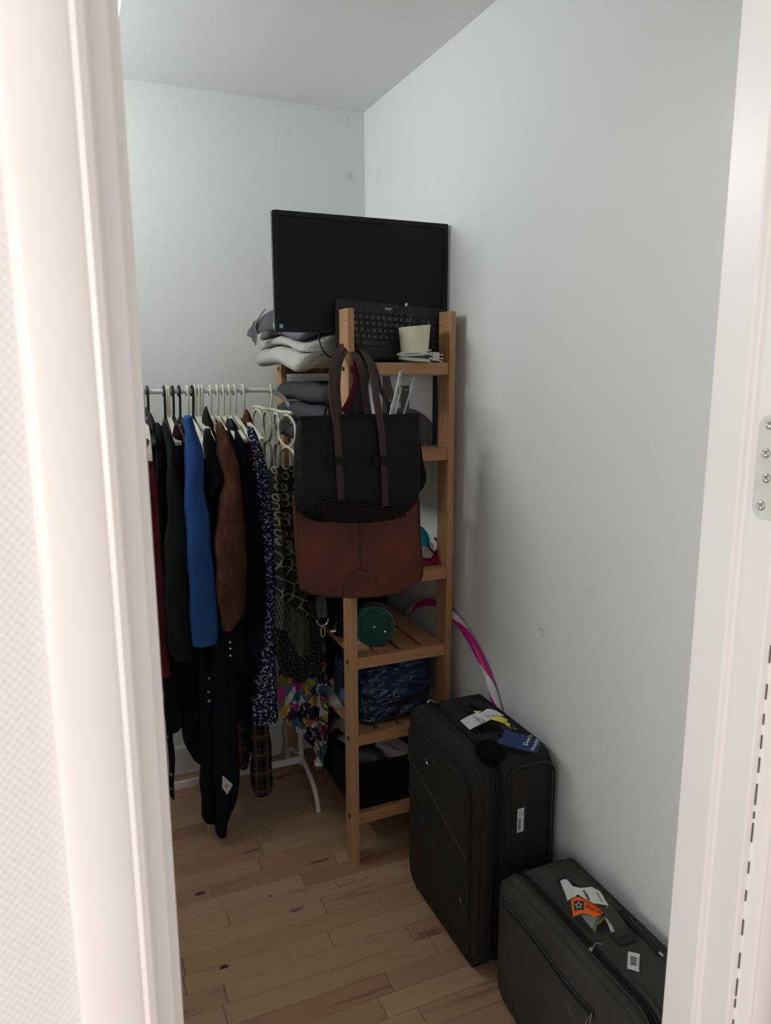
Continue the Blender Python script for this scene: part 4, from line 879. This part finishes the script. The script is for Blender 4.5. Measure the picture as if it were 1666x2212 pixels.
hp_ = [P(x, y, Y=1.937) for x, y in ((742, 1291), (743, 1272), (749, 1252), (760, 1238), (774, 1232), (790, 1233), (805, 1243), (814, 1258), (819, 1276), (820, 1289), (790, 1291))]
build('half_round_patch', M().prism(hp_, (0, .003, 0)), mTan, mess, bevel=.001); build('patch_seam', M().tube(hp_[:10], .0017, 6), mTanE, mess)
mCanvas, mMar = fabric('grey_canvas_strap', (.040, .040, .038)), fabric('maroon_strap', (.085, .012, .022))
sg = smoothpath([P(735, 905, Y=1.952), P(752, 900, Y=1.953), P(768, 868, Y=1.958), P(783, 830, Y=1.965), P(786, 800, Y=1.975), P(778, 775, Y=1.99), P(772, 758, Y=2.03)], 5)
build('shoulder_strap', M().ribbon(sg, (1, .1, .3), .034, .003), mCanvas, mess)
sr = smoothpath([P(742, 890, Y=1.949), P(757, 862, Y=1.953), P(768, 830, Y=1.96), P(772, 800, Y=1.972), P(768, 775, Y=1.985)], 5)
build('maroon_strap', M().ribbon(sr, (1, .1, .3), .017, .003), mMar, mess)
build('strap_slider', M().obox(P(768, 798, Y=1.966), (.013, 0, .002), (0, .002, 0), (-.0015, 0, .011)), mMar, mess, False, bevel=.001)
for k, (pts, w) in enumerate(([[(716, 905), (712, 870), (716, 820), (726, 785), (742, 757)], .010], [[(700, 905), (705, 880), (716, 855), (721, 800), (733, 762)], .007])):
    build('side_strap', M().ribbon(smoothpath([P(a, b, Y=y_) for (a, b), y_ in zip(pts, (1.952, 1.954, 1.96, 1.975, 2.03))], 5), (1, 0, .2), w, .003), mToteS if k == 0 else mRub, mess)
bstr = smoothpath([P(772, 752, Y=2.03), P(795, 768, Y=1.985), P(812, 800, Y=1.97), P(822, 840, Y=1.96), P(838, 870, Y=1.952), P(840, 905, Y=1.952)], 5)
build('black_strap', M().ribbon(bstr, (1, .2, .2), .012, .004), mRub, mess)
rg = P(839, 872, Y=1.948); build('strap_ring', M().tube(arc(rg, (1, 0, 0), (0, 0, 1), .010, -70, 100, 10), .0012, 6), mMet, mess)
hs = [P(694, 1288, Y=1.975), P(695, 1312, Y=1.975), P(697, 1334, Y=1.974)]
ds = build('dangling_strap', M().ribbon(smoothpath(hs), (1, 0, 0), .030, .003), fabric('grey_webbing', (.05, .047, .048)), mess)
rc_ = P(697, 1340, Y=1.973); build('d_ring', M().tube(arc(rc_, (1, 0, 0), (0, 0, 1), .017, 170, 370, 12), .0018, 6), mMet, ds)
build('snap_hook', M().tube([rc_+Vector((0, 0, -.016)), rc_+Vector((-.005, 0, -.026)), rc_+Vector((-.005, 0, -.046)), rc_+Vector((.001, 0, -.052)), rc_+Vector((.006, 0, -.045)), rc_+Vector((.006, 0, -.026))], .0024, 6, True), plain('brass', (.42, .34, .20), .3, .9), ds)
# black bag behind the tote whose corner shows at the right
single('black_shoulder_bag', M().loft([[Vector((x, y, P(800, py, Y=1.943).z)) for x, y in rrect(P(l, py, Y=1.943).x, P(r, py, Y=1.943).x, 1.9405, 1.9435+d, .0012, 2)] for py, l, r, d in ((1072, 690, 905, .0), (1062, 690, 914, .0), (1046, 690, 921, .0), (1030, 690, 920, .0), (1005, 690, 914, .0), (930, 690, 905, .0))]), fabric('black_bag_cloth', (.006, .007, .007)), 'black cloth bag squeezed behind the tote, corner showing at right', 'bag')

# ================================================================== CLOTHES RACK
mRack = plain('rack_white_steel', (.66, .66, .64), .35, 0, .03)
RY, RZ, RXL, RXR = 2.50, P(545, 843, Y=2.50).z, -.27, .722
rack = thing('clothes_rack', ((RXL+RXR)/2, RY, 0), 'white tubular clothes rack standing before the back wall', 'clothes rack')
cr = .095
top = [Vector((RXL, RY, .15))]+arc((RXL+cr, RY, RZ-cr), (-1, 0, 0), (0, 0, 1), cr, 0, 90, 8)+arc((RXR-cr, RY, RZ-cr), (0, 0, 1), (1, 0, 0), cr, 0, 90, 8)+[Vector((RXR, RY, .15))]
build('rail_tube', M().tube(top, .0078, 12, up=(0, 1, 0)), mRack, rack)
build('base_bar', M().box(RXL, RXR, RY-.006, RY+.006, .108, .135), mRack, rack, False, bevel=.003)
for x in (RXL, RXR):
    build('upright_sleeve', M().tube([(x, RY, .10), (x, RY, .30)], .0098, 12), mRack, rack)
    ft = P(690, 1755, Z=0) if x > 0 else None
    y0 = 2.325
    build('foot', M().tube(smoothpath([(x+.008, y0, .002), (x+.006, y0+.012, .05), (x+.002, y0+.055, .098), (x, RY-.03, .128), (x, RY, .132), (x, RY+.03, .128), (x, 2.645, .09), (x, 2.69, .045), (x, 2.70, .002)]), .0088, 10, up=(1, 0, 0)), mRack, rack)

# ---- hangers
mHW, mHB = plain('cream_hanger_plastic', (.66, .63, .52), .4, 0, .03), plain('black_hanger_plastic', (.014, .014, .015), .4)
def hanger_mesh(curved, flat):
    """hook, neck, arms and bar; built at X=0 with the rod axis at RY,RZ"""
    hk, ar, br = M(), M(), M(); J = RZ-.088
    hr = .0135
    pts = [Vector((0, RY+hr+.002, RZ-.016))]+[Vector((0, RY+hr*math.cos(R_(t)), RZ+.003+hr*math.sin(R_(t)))) for t in range(0, 181, 20)]+[Vector((0, RY-hr, RZ-.02)), Vector((0, RY-.008, RZ-.05)), Vector((0, RY-.002, RZ-.07)), Vector((0, RY, J))]
    hk.tube(smoothpath(pts, 2), .0040, 8, up=(1, 0, 0))
    for s in (-1, 1):
        if curved: pa = [(0, RY, J+.002), (0, RY+s*.06, J-.008), (0, RY+s*.13, J-.028), (0, RY+s*.19, J-.07), (0, RY+s*.205, J-.11)]
        else: pa = [(0, RY, J+.002), (0, RY+s*.03, J-.010), (0, RY+s*.20, J-.062)]
        pp_ = smoothpath(pa, 4)
        ar.ribbon(pp_, (1, 0, 0), .011 if not flat else .013, .012)
    br.tube([(0, RY-.19, J-.066), (0, RY+.19, J-.066)], .003, 8)
    return hk, ar, br
HM = {}
def hanger(px, kind, label, yaw=0, group='hangers on the white rack'):
    x = P(px, 843, Y=RY).x
    rt = thing('clothes_hanger', (x, RY, RZ-.2), label, 'hanger', group); rt.rotation_euler = (0, 0, R_(yaw))
    mt = mHB if kind[0] == 'b' else mHW
    if kind not in HM:
        hk, ar, br = hanger_mesh(kind.endswith('c'), kind[0] == 'w')
        obs = []
        for nm, m in (('hook', hk), ('arms', ar), ('bar', br)):
            if nm == 'bar' and kind.endswith('c'): continue
            off = WL[rt.name]; m.v = [p+Vector((off.x, 0, 0)) for p in m.v]; obs.append(build(nm, m, mt, rt, bevel=.001 if nm == 'arms' else 0))
        HM[kind] = obs
    else:
        for o in HM[kind]:
            c = o.copy(); COL.objects.link(c); c.parent = rt
    return x
hs_ = [(309, 'wc', 'leftmost cream hanger beside the door frame with curved arm'), (318, 'b', 'leftmost black hanger, near the door frame'), (354, 'b', 'second black hanger from the door frame'),
 (358.5, 'w', 'cream hanger touching the second black hanger'), (363, 'w', 'cream hanger of the dark red top'), (372.5, 'b', 'third black hanger from the door frame'), (386.5, 'b', 'black hanger left of the blue sweater'),
 (404, 'wc', 'cream curved hanger above the blue sweater'), (414.7, 'b', 'black hanger right of the blue sweater'), (421, 'w', 'cream hanger right next to the rightmost black hanger'), (429.5, 'w', 'middle one of three cream hangers pressed together'),
 (435.7, 'w', 'rightmost of three cream hangers pressed together'), (453.6, 'w', 'cream hanger of the brown suede jacket'), (468.5, 'w', 'cream hanger right after the brown jacket hanger'), (481, 'w', 'fifth cream hanger from the ring hanger'), (494, 'w', 'cream hanger third from the ring hanger'),
 (506.7, 'w', 'cream hanger of the white-printed navy dress'), (524.6, 'w', 'rightmost cream hanger, holding the rust blouse')]
hs_[14] = (481, 'w', 'cream hanger of the navy coat')
HX = [hanger(a, b, c, yaw=((i*37) % 9-4)*.8) for i, (a, b, c) in enumerate(hs_)]

# ---- cloth materials
def printed(name, base, build_fn, rough=.95, fold=.006):
    q = NT(name, rough, 0, .15); sx_ = q.sep(q.tc.outputs['Object']); cb2 = q.n('ShaderNodeCombineXYZ'); q.l(sx_[0], cb2.inputs[0]); q.l(sx_[2], cb2.inputs[1]); q.v2 = cb2.outputs[0]; c = build_fn(q, base)
    q.bump(q.noise(q.map(sc=(1, 1, .25)), 18, 3).outputs[0], .4, fold); return q.col(c)
def v2d(q, vec, sc, feature='F1', rnd=1.0):
    n = q.vor(vec, sc, feature, rnd); n.voronoi_dimensions = '2D'; return n
def pr_navy(q, base):
    v = q.v2; d = v2d(q, v, 88, 'F1', .9).outputs['Distance']; b = q.noise(v, 120, 1).outputs[0]
    ring = q.math('LESS_THAN', q.math('ABSOLUTE', q.math('SUBTRACT', d, .33)), .085)
    m1 = q.math('MULTIPLY', ring, q.math('GREATER_THAN', b, .515))
    d2 = v2d(q, q.map(src=v, loc=(3, 1, 2)), 40, 'F1', .7).outputs['Distance']; star = q.math('LESS_THAN', q.math('ADD', d2, q.math('MULTIPLY', q.noise(v, 240, 1).outputs[0], .3)), .27)
    return q.mix(q.math('MAXIMUM', m1, q.math('MULTIPLY', star, .9)), base, (.42, .45, .52))
mPrint = printed('navy_white_print', (.006, .010, .035), pr_navy)
def pr_tribal(q, base):
    p = q.sep(q.tc.outputs['Object']); z = p[2]; v = q.v2
    d = v2d(q, v, 34, 'F1', .55).outputs['Distance']
    rings = q.math('LESS_THAN', q.math('ABSOLUTE', q.math('SUBTRACT', d, .34)), .065)
    cross = q.math('LESS_THAN', q.math('ABSOLUTE', q.math('SUBTRACT', q.math('FRACT', q.math('MULTIPLY', q.math('ADD', p[0], q.math('MULTIPLY', z, .4)), 34.0)), .5)), .07)
    rings = q.math('MAXIMUM', rings, q.math('MULTIPLY', cross, q.math('LESS_THAN', d, .33)))
    zig = q.math('LESS_THAN', v2d(q, q.map(src=v, rot=(0, 0, R_(24))), 26, 'DISTANCE_TO_EDGE', .45).outputs['Distance'], .05)
    st = q.math('GREATER_THAN', q.wave(q.map(src=v, rot=(0, 0, R_(-12))), 42, 'X', 2.0), .6)
    t = q.math('ADD', z, q.math('MULTIPLY', p[0], 1.1))
    za = q.math('GREATER_THAN', t, .195); zb = q.math('GREATER_THAN', t, .05)
    low = q.mix(zb, q.math('MULTIPLY', st, .55), zig); f = q.mix(za, low, rings)
    return q.mix(f, base, (.20, .195, .155))
def pr_dots(q, base): return q.mix(q.math('LESS_THAN', v2d(q, q.v2, 125, 'F1', .7).outputs['Distance'], .18), base, (.20, .20, .19))
def pr_floral(q, base):
    w = q.noise(q.map(), 26, 2); vm = q.n('ShaderNodeVectorMath', operation='MULTIPLY_ADD'); q.l(w.outputs['Color'], vm.inputs[0]); vm.inputs[1].default_value = (.07, .07, .07); q.l(q.tc.outputs['Object'], vm.inputs[2])
    v = q.vor(vm.outputs[0], 40, 'F1', 1); h = q.sep(v.outputs['Color'])[0]
    c = q.ramp(h, [(0, (.012, .014, .03)), (.20, (.42, .40, .36)), (.34, (.30, .20, .02)), (.46, (.02, .10, .13)), (.58, (.012, .014, .03)), (.68, (.27, .03, .14)), (.78, (.10, .12, .02)), (.88, (.04, .09, .17)), (.95, (.40, .37, .33))], 'CONSTANT')
    return q.mix(q.math('LESS_THAN', v.outputs['Distance'], .13), c, (.015, .02, .05))
mTrib, mDots, mFlor = printed('olive_tribal_print', (.020, .020, .016), pr_tribal), printed('black_dots_print', (.006, .006, .007), pr_dots), printed('multicolour_floral_print', (.02, .02, .04), pr_floral)
def pr_plaid(q, base):
    p = q.sep(q.tc.outputs['Object']); z = p[2]; x = p[0]
    def line(s, k, wd): return q.math('LESS_THAN', q.math('ABSOLUTE', q.math('SUBTRACT', q.math('FRACT', q.math('ADD', q.math('MULTIPLY', s, k), .13)), .5)), wd)
    c = q.mix(q.math('MULTIPLY', line(z, 15, .09), .75), base, (.085, .048, .034)); c = q.mix(q.math('MULTIPLY', line(x, 26, .11), .6), c, (.10, .058, .04))
    c = q.mix(line(z, 30, .02), c, (.11, .10, .095)); return q.mix(line(x, 52, .025), c, (.08, .075, .07))
mPlaid = printed('dark_plaid', (.006, .006, .007), pr_plaid)
def pr_small(q, base):
    v = q.vor(q.map(), 38, 'F1', .9); return q.mix(q.math('LESS_THAN', q.math('ADD', v.outputs['Distance'], q.math('MULTIPLY', q.noise(q.map(), 150, 1).outputs[0], .3)), .36), base, (.30, .32, .33))
mFlw, mFlw2 = printed('black_flower_print', (.006, .006, .007), pr_small), printed('grey_flower_print', (.05, .05, .052), pr_small)
cRed, cBlk, cGrn, cBur, cBlue = fabric('red_cotton', (.105, .016, .024)), fabric('black_cotton', (.006, .0065, .0075)), fabric('dark_green_rib', (.0085, .013, .012), rib=70, ribd='X'), fabric('burgundy_cotton', (.018, .0045, .008)), fabric('blue_knit', (.022, .068, .235), bump=.3, var=.1)
cTee, cCoat, cBlz, cNavy, cTrou, cRust, cGry = fabric('charcoal_tee', (.010, .011, .013)), fabric('navy_wool', (.0045, .007, .014)), fabric('blazer_wool', (.0065, .007, .009)), fabric('deep_navy', (.004, .0065, .0105), rib=55, ribd='X'), fabric('navy_trouser', (.0045, .0075, .0125)), fabric('rust_cotton', (.13, .042, .028)), fabric('washed_black', (.014, .0145, .014))
q = NT('brown_suede', 1, 0, .1); n1 = q.noise(q.map(sc=(1, 1, .5)), 22, 5, .65).outputs[0]; q.bump(q.math('ADD', n1, q.math('MULTIPLY', q.noise(q.map(), 300, 2).outputs[0], .3)), .5, .006); cSue = q.col(q.ramp(n1, [(.3, (.038, .016, .0105)), (.55, (.095, .040, .025)), (.75, (.14, .063, .042))]))

def hang(stations, Y, wy, rip=.06, nr=7, ph=0, amp=.0048, seed=1, e=2.3, lean=0):
    """hanging cloth tube: rows (py, pxL, pxR) seen at depth Y, half depth wy"""
    rows_ = []
    for i, (py, l, r) in enumerate(stations):
        a, b = P(l, py, Y=Y), P(r, py, Y=Y); rows_.append(((a.x+b.x)/2, Y+lean*(i/len(stations)), (a.z+b.z)/2, (b.x-a.x)/2))
    # resample for smoothness
    pts = smoothpath([Vector((c, z, w)) for c, _, z, w in rows_], 5)
    m = M(); N = len(pts)
    tops = 1.0
    m.loft([ell(p.x, Y+lean*i/N, p.y, max(p.z, .003), wy*(min(1, .35+.65*min(i, N-1)/4)), 28, e, 0, rip*min(1, i/6), nr, ph+.04*i) for i, p in enumerate(pts)][::-1])
    m.v = [Vector((p.x+.002*math.sin(p.z*38+seed*2+p.y*60), p.y+.004*noise.noise(Vector((p.x*55, p.y*20, p.z*6+seed))), p.z)) for p in m.v]
    return m.wob(amp, 11, seed)
def body(x, wx, zt, zb, y0=2.335, y1=2.70, seed=1, flare=1.25):
    m = M(); c = (y0+y1)/2; w = (y1-y0)/2; rg = []
    for k in range(11):
        s = k/10; z = zt+(zb-zt)*s; sh = min(1, .30+s*7)
        rg.append(ell(x+.004*math.sin(s*5+seed), c, z, wx*.68*(.5+.5*min(1, s*5))*(1+(flare-1)*s), w*sh, 32, 2.6, 0, .10*min(1, s*3), 9, seed))
    m.loft(rg[::-1]); return m.wob(.004, 10, seed)
def garment(name, label, cat, parts, loc=None, group='clothes on the white rack'):
    m0 = parts[0][1]; c = sum(m0.v, Vector())/len(m0.v); c.z = min(min(p.z for p in m.v) for _, m, _ in parts)
    t = thing(name, c, label, cat, group)
    for nm, m, mt in parts: build(nm, m, mt, t, ang=80)
    return t
zS = RZ-.12
garment('red_blouse', 'dark red blouse hanging leftmost on the rack', 'blouse', [('sleeve', hang([(950, 296, 319), (1014, 300, 334), (1102, 306, 343), (1178, 312, 349), (1279, 318, 356), (1443, 330, 368), (1450, 334, 366)], 2.32, .03, seed=2), cRed), ('body', body(HX[0], .02, zS, .62, 2.38, seed=2), cRed)])
single('grey_floral_top', hang([(880, 314, 319), (905, 315, 330), (940, 318, 338), (1000, 322, 340), (1060, 326, 344)], 2.42, .03, seed=3), mFlw2, 'grey floral top between the red blouse and black dress', 'top', 'clothes on the white rack')
garment('black_dress', 'long black dress between the red blouse and green cardigan', 'dress', [('front', hang([(912, 334, 342), (950, 334, 360), (1100, 342, 374), (1300, 350, 388), (1500, 354, 398), (1558, 358, 392), (1572, 362, 384)], 2.37, .035, seed=4), cBlk), ('body', body(HX[1], .018, zS, .50, 2.40, seed=4), cBlk)])
garment('green_cardigan', 'dark green ribbed cardigan left of the blue sweater', 'cardigan', [('sleeve', hang([(915, 352, 360), (940, 355, 369), (989, 361, 378), (1102, 361, 398), (1228, 357, 406), (1382, 363, 411), (1415, 371, 412), (1420, 374, 409)], 2.28, .032, seed=5, lean=-.01), cGrn), ('body', body(HX[2]+.004, .02, zS, .62, 2.35, seed=5), cGrn)])
garment('burgundy_top', 'dark burgundy top just left of the blue sweater', 'top', [('shoulder', hang([(916, 378, 384), (945, 374, 393), (975, 375, 403), (1050, 378, 407), (1150, 384, 407), (1300, 388, 408)], 2.34, .03, seed=6), cBur), ('body', body(HX[4], .012, zS, .8, 2.38, seed=6), cBur)])
garment('blue_sweater', 'bright blue sweater with long hanging sleeve', 'sweater', [('sleeve', hang([(896, 402, 410), (905, 397, 416), (930, 402, 424), (976, 400, 437), (1052, 398, 441), (1128, 400, 452), (1279, 408, 466), (1372, 412, 469), (1386, 414, 467)], 2.245, .034, .03, seed=7, lean=-.01), cBlue), ('body', body(HX[7], .016, zS+.01, .72, 2.33, seed=7), cBlue)])
garment('short_sleeve_tee', 'charcoal T-shirt with flared short sleeve right of the blue sweater', 'shirt', [('sleeve', hang([(925, 441, 454), (951, 440, 463), (1002, 440, 482), (1019, 441, 488), (1040, 443, 472), (1062, 444, 452)], 2.30, .030, .04, seed=8, lean=-.04), cTee), ('body', body(HX[9]+.012, .016, zS, .70, 2.34, seed=8), cBlk)])
garment('washed_black_top', 'faded black top with raised collar among the three cream hangers', 'top', [('collar', hang([(878, 443, 446), (892, 439, 450), (915, 437, 458), (960, 440, 470), (1040, 446, 476)], 2.44, .03, seed=9), cGry), ('body', body(HX[11], .012, zS-.02, .66, 2.42, seed=9), cGry)])
garment('suede_jacket', 'brown suede jacket with crumpled sleeve in the middle of the rack', 'jacket', [('sleeve', hang([(913, 470, 477), (923, 466, 483), (951, 473, 495), (976, 471, 507), (1002, 477, 514), (1039, 485, 519), (1085, 474, 523), (1166, 463, 529), (1228, 464, 530), (1279, 469, 529), (1327, 472, 522), (1352, 476, 508), (1356, 480, 503)], 2.225, .036, .04, 5, seed=10, amp=.005), cSue), ('body', body(HX[12], .018, zS, .78, 2.30, seed=10), cSue)])
bz_g = garment('dark_blazer', 'dark blazer with three silver cuff buttons below the brown sleeve', 'blazer', [('sleeve', hang([(930, 486, 498), (1000, 486, 518), (1150, 476, 526), (1340, 471, 531), (1400, 474, 536), (1444, 477, 538), (1450, 479, 536)], 2.285, .026, .02, seed=11), cBlz), ('body', body(HX[13], .016, zS, .66, 2.34, seed=11), cBlz)])
for (a, b) in ((497, 1387), (498, 1401), (498, 1416)):
    pb_ = P(a, b, Y=2.256); build('button', M().lathe([(.0052, -.002), (.0052, .001), (.0035, .003), (0, .0034)], pb_, (0, -1, 0), 12, False), mMet, bz_g)
garment('navy_coat', 'plain navy coat between the brown jacket and printed dress', 'coat', [('sleeve', hang([(932, 506, 514), (976, 511, 535), (1050, 515, 548), (1128, 520, 561), (1203, 525, 574), (1278, 528, 577), (1400, 532, 574), (1416, 536, 572), (1421, 540, 568)], 2.285, .034, .03, seed=12), cCoat), ('body', body(HX[14], .018, zS, .60, 2.35, seed=12), cCoat)])
garment('black_blouse', 'black blouse with leather-like shoulder behind the navy coat', 'blouse', [('shoulder', hang([(905, 492, 502), (925, 489, 512), (960, 492, 530), (1010, 500, 545), (1080, 512, 556)], 2.40, .03, seed=13), fabric('satin_black', (.008, .008, .009), .5)), ('body', body(HX[15], .014, zS, .75, 2.44, seed=13), cBlk)])
garment('printed_dress', 'navy dress with small white print, long panel on the right', 'dress', [('front', hang([(920, 538, 545), (940, 537, 552), (976, 545, 566), (1027, 551, 581), (1102, 559, 594), (1178, 569, 600), (1250, 574, 602), (1330, 572, 600), (1416, 560, 597), (1499, 549, 598), (1550, 546, 600), (1559, 549, 597)], 2.262, .03, .04, seed=14), mPrint), ('body', body(HX[16], .014, zS, .52, 2.33, seed=14), mPrint)])
single('rust_blouse', hang([(884, 530, 533), (898, 525, 541), (930, 523, 549), (1000, 530, 556), (1080, 538, 562)], 2.47, .03, seed=15), cRust, 'rust coloured blouse peeking out before the ring hanger', 'blouse', 'clothes on the white rack')
tr_g = garment('navy_trousers', 'long navy trousers hanging almost to the floor with a paper label', 'trousers', [('leg', hang([(1150, 425, 450), (1450, 425, 456), (1600, 430, 470), (1700, 435, 474), (1755, 436, 470), (1772, 444, 467)], 2.335, .03, .04, seed=16), cTrou), ('leg', hang([(1150, 450, 500), (1450, 455, 510), (1600, 462, 515), (1690, 464, 517), (1745, 466, 507), (1786, 466, 491), (1804, 469, 487)], 2.28, .022, .05, seed=17), cTrou), ('waist', body(HX[10], .02, RZ-.16, .85, 2.36, seed=17), cTrou)])
pl_ = [P(a, b, Y=2.250) for a, b in ((481, 1675), (503, 1695), (491, 1717), (480, 1701))]
lb_ = build('paper_label', M().prism(pl_, (0, .0008, 0)), mTagW, tr_g, False)
c_ = sum(pl_, Vector())/4+Vector((0, -.0003, 0)); u_ = (pl_[1]-pl_[0]).normalized(); v_ = Vector((0, 1, 0)).cross(u_)
build('barcode', barcode(c_, u_, v_, Vector((0, 1, 0)), .016, .012, 4), mInkG, lb_, False)
single('navy_dress', hang([(1100, 372, 405), (1400, 372, 432), (1485, 385, 442), (1554, 391, 450), (1609, 402, 452), (1634, 417, 450), (1643, 428, 446)], 2.375, .035, .05, seed=18), cNavy, 'dark navy dress with curved hem left of the long trousers', 'dress', 'clothes on the white rack')
single('black_skirt', hang([(1380, 480, 545), (1450, 478, 546), (1500, 480, 545), (1545, 484, 540), (1556, 490, 535)], 2.345, .025, .06, seed=31), cBlk, 'black skirt hem below the dark blazer cuff', 'skirt', 'clothes on the white rack')
single('flower_blouse', hang([(1330, 428, 440), (1390, 428, 442), (1420, 430, 448), (1480, 432, 457), (1520, 440, 459), (1530, 446, 457)], 2.29, .012, .04, seed=19), mFlw, 'black blouse with sparse white flowers beside the long trousers', 'blouse', 'clothes on the white rack')
garment('plaid_shirt', 'dark plaid shirt with cream checks under the printed dress', 'shirt', [('sleeve', hang([(1300, 550, 580), (1500, 545, 584), (1558, 541, 583), (1600, 540, 584), (1660, 541, 587), (1700, 545, 588), (1716, 552, 583)], 2.315, .02, .04, seed=20), mPlaid), ('shirt_tail', hang([(1400, 500, 545), (1500, 490, 542), (1560, 492, 546), (1620, 505, 541), (1652, 516, 534)], 2.40, .03, .05, seed=21), mPlaid), ('body', body((HX[15]+HX[16])/2, .014, zS, .5, 2.44, seed=20), mPlaid)])
single('floral_dress_hem', hang([(1440, 355, 372), (1560, 358, 371), (1640, 365, 377), (1700, 368, 378), (1722, 371, 376)], 2.36, .02, .06, seed=22), mFlw, 'dark flowered dress hem next to the door frame', 'dress', 'clothes on the white rack')

# ---- ring hanger with scarves
mRg = plain('cream_ring_hanger', (.60, .56, .42), .6, 0, .12, 90, .6, .002, 260)
rh = thing('ring_hanger', (.655, 2.5, 1.2), 'cream multi-ring scarf hanger at the right end of the rack', 'hanger')
na, fa = P(631, 893, Y=2.30), P(547, 878, Y=2.70); bd_ = (fa-na); L_ = bd_.length; bu = bd_.normalized()
build('bar', M().tube([na+(fa-na)*t+Vector((0, 0, .0015*math.sin(t*17))) for t in [i/14 for i in range(15)]], .0055, 8), mRg, rh)
hj = na+(fa-na)*.5
build('hook', M().tube(smoothpath([hj, hj+Vector((0, -.004, .02)), hj+Vector((.004, .004, .045)), Vector((hj.x+.003, RY-.013, RZ-.03)), Vector((hj.x, RY-.0135, RZ)), Vector((hj.x, RY-.008, RZ+.012)), Vector((hj.x, RY+.004, RZ+.015)), Vector((hj.x, RY+.013, RZ+.004)), Vector((hj.x, RY+.014, RZ-.014))]), .0036, 8), mRg, rh)
rd_ = .052
for row in range(2):
    for k in range(4):
        cx_ = na+(fa-na)*((k+.5)/4)+Vector((0, 0, -.008-rd_-row*rd_*2.0)); yw = R_(((k*53+row*31) % 30)-15)
        du = (bu*math.cos(yw)+Vector((1, 0, 0))*math.sin(yw))
        build('ring', M().tube([cx_+du*(rd_*.92*math.cos(t))+Vector((0, 0, rd_*math.sin(t))) for t in [2*math.pi*j/28 for j in range(28)]], .0048, 8, True).wob(.0015, 60, k), mRg, rh)
build('price_tag', M().prism([P(x, y, Y=2.36) for x, y in ((600, 893), (612, 893), (613, 902), (606, 905), (600, 902))], (.001, .001, 0)), mTagW, rh, False)
def scarf(name, label, rows_, Y, mt, folds, amp, seed, tilt=0, th=.003, part=None):
    ks = smoothpath([Vector((l, r, py)) for py, l, r in rows_], 4); n = len(ks)-1
    dr = {i: None for i in range(n+1)}
    def fn(u, v):
        s = v*n; i = min(int(s), n-1); k = ks[i].lerp(ks[i+1], s-i); px = k.x+(k.y-k.x)*u
        yy = Y+amp*math.sin(folds*2*math.pi*u+seed+v*1.3)*(.35+.65*v)+amp*.6*math.sin(folds*4.7*u+seed*2)
        return P(px, k.z+tilt*(u-.5)*v+9*v**6*math.sin(9*u+seed*2), Y=Y)+Vector((0, yy-Y, 0))
    if part: return build(name, M().sheet(fn, 48, 26, th), mt, part)
    return single(name, M().sheet(fn, 48, 26, th), mt, label, 'scarf', 'scarves on the ring hanger')
ts_ = thing('tribal_scarf', (.65, 2.24, .74), 'olive and black patterned scarf with rings and diagonal striped end', 'scarf', 'scarves on the ring hanger')
scarf('front_half', None, [(1006, 592, 640), (1030, 584, 645), (1100, 590, 655), (1200, 596, 662), (1300, 599, 668), (1390, 598, 668)], 2.175, mTrib, 3, .012, 1, tilt=85, part=ts_)
scarf('rear_half', None, [(1012, 588, 645), (1060, 584, 650), (1150, 592, 655), (1260, 592, 650), (1330, 590, 640), (1366, 588, 636)], 2.30, mTrib, 3, .010, 3, tilt=30, part=ts_)
scarf('polka_dot_scarf', 'black scarf with tiny white dots above the floral scarf', [(1300, 610, 690), (1380, 594, 696), (1420, 598, 698), (1468, 612, 692)], 2.212, mDots, 4, .008, 2)
scarf('floral_scarf', 'colourful floral scarf with yellow and pink flowers, hanging lowest', [(1380, 612, 700), (1430, 604, 704), (1500, 602, 706), (1545, 606, 707), (1580, 640, 706), (1612, 678, 704), (1636, 684, 698)], 2.245, mFlor, 3, .012, 4)
single('blue_ribbon', M().ribbon(smoothpath([P(616, 1555, Y=2.24), P(611, 1575, Y=2.24), P(614, 1600, Y=2.24), P(610, 1625, Y=2.24), P(608, 1642, Y=2.24)]), (1, .2, 0), .009, .002), fabric('ribbon_blue', (.07, .10, .12)), 'pale blue ribbon hanging below the floral scarf', 'ribbon')
# ---- white power plug dangling under the floral scarf
pg = thing('power_plug', P(689, 1655, Y=2.268), 'white power plug dangling below the floral scarf', 'plug')
pc2 = P(689, 1643, Y=2.268); ax_ = Vector((-.10, -.15, -.98)).normalized()
build('plug_body', M().lathe([(.004, -.022), (.008, -.016), (.014, -.006), (.0155, .002), (.0155, .014), (.013, .016)], pc2, ax_, 20), mTagW, pg)
for s in (-1, 1): build('pin', M().tube([pc2+Vector((s*.006, 0, 0))+ax_*.015, pc2+Vector((s*.006, 0, 0))+ax_*.030], .0018, 8), mMet, pg)
build('cable', M().tube(smoothpath([pc2-ax_*.020, pc2-ax_*.06+Vector((.004, .0, 0)), pc2+Vector((.010, .02, .12)), Vector((.735, 2.33, SH[4]-.01)), Vector((.745, 2.335, SH[4]+.004)), Vector((.77, 2.34, SH[4]+.004))]), .003, 8), mCabW, pg)
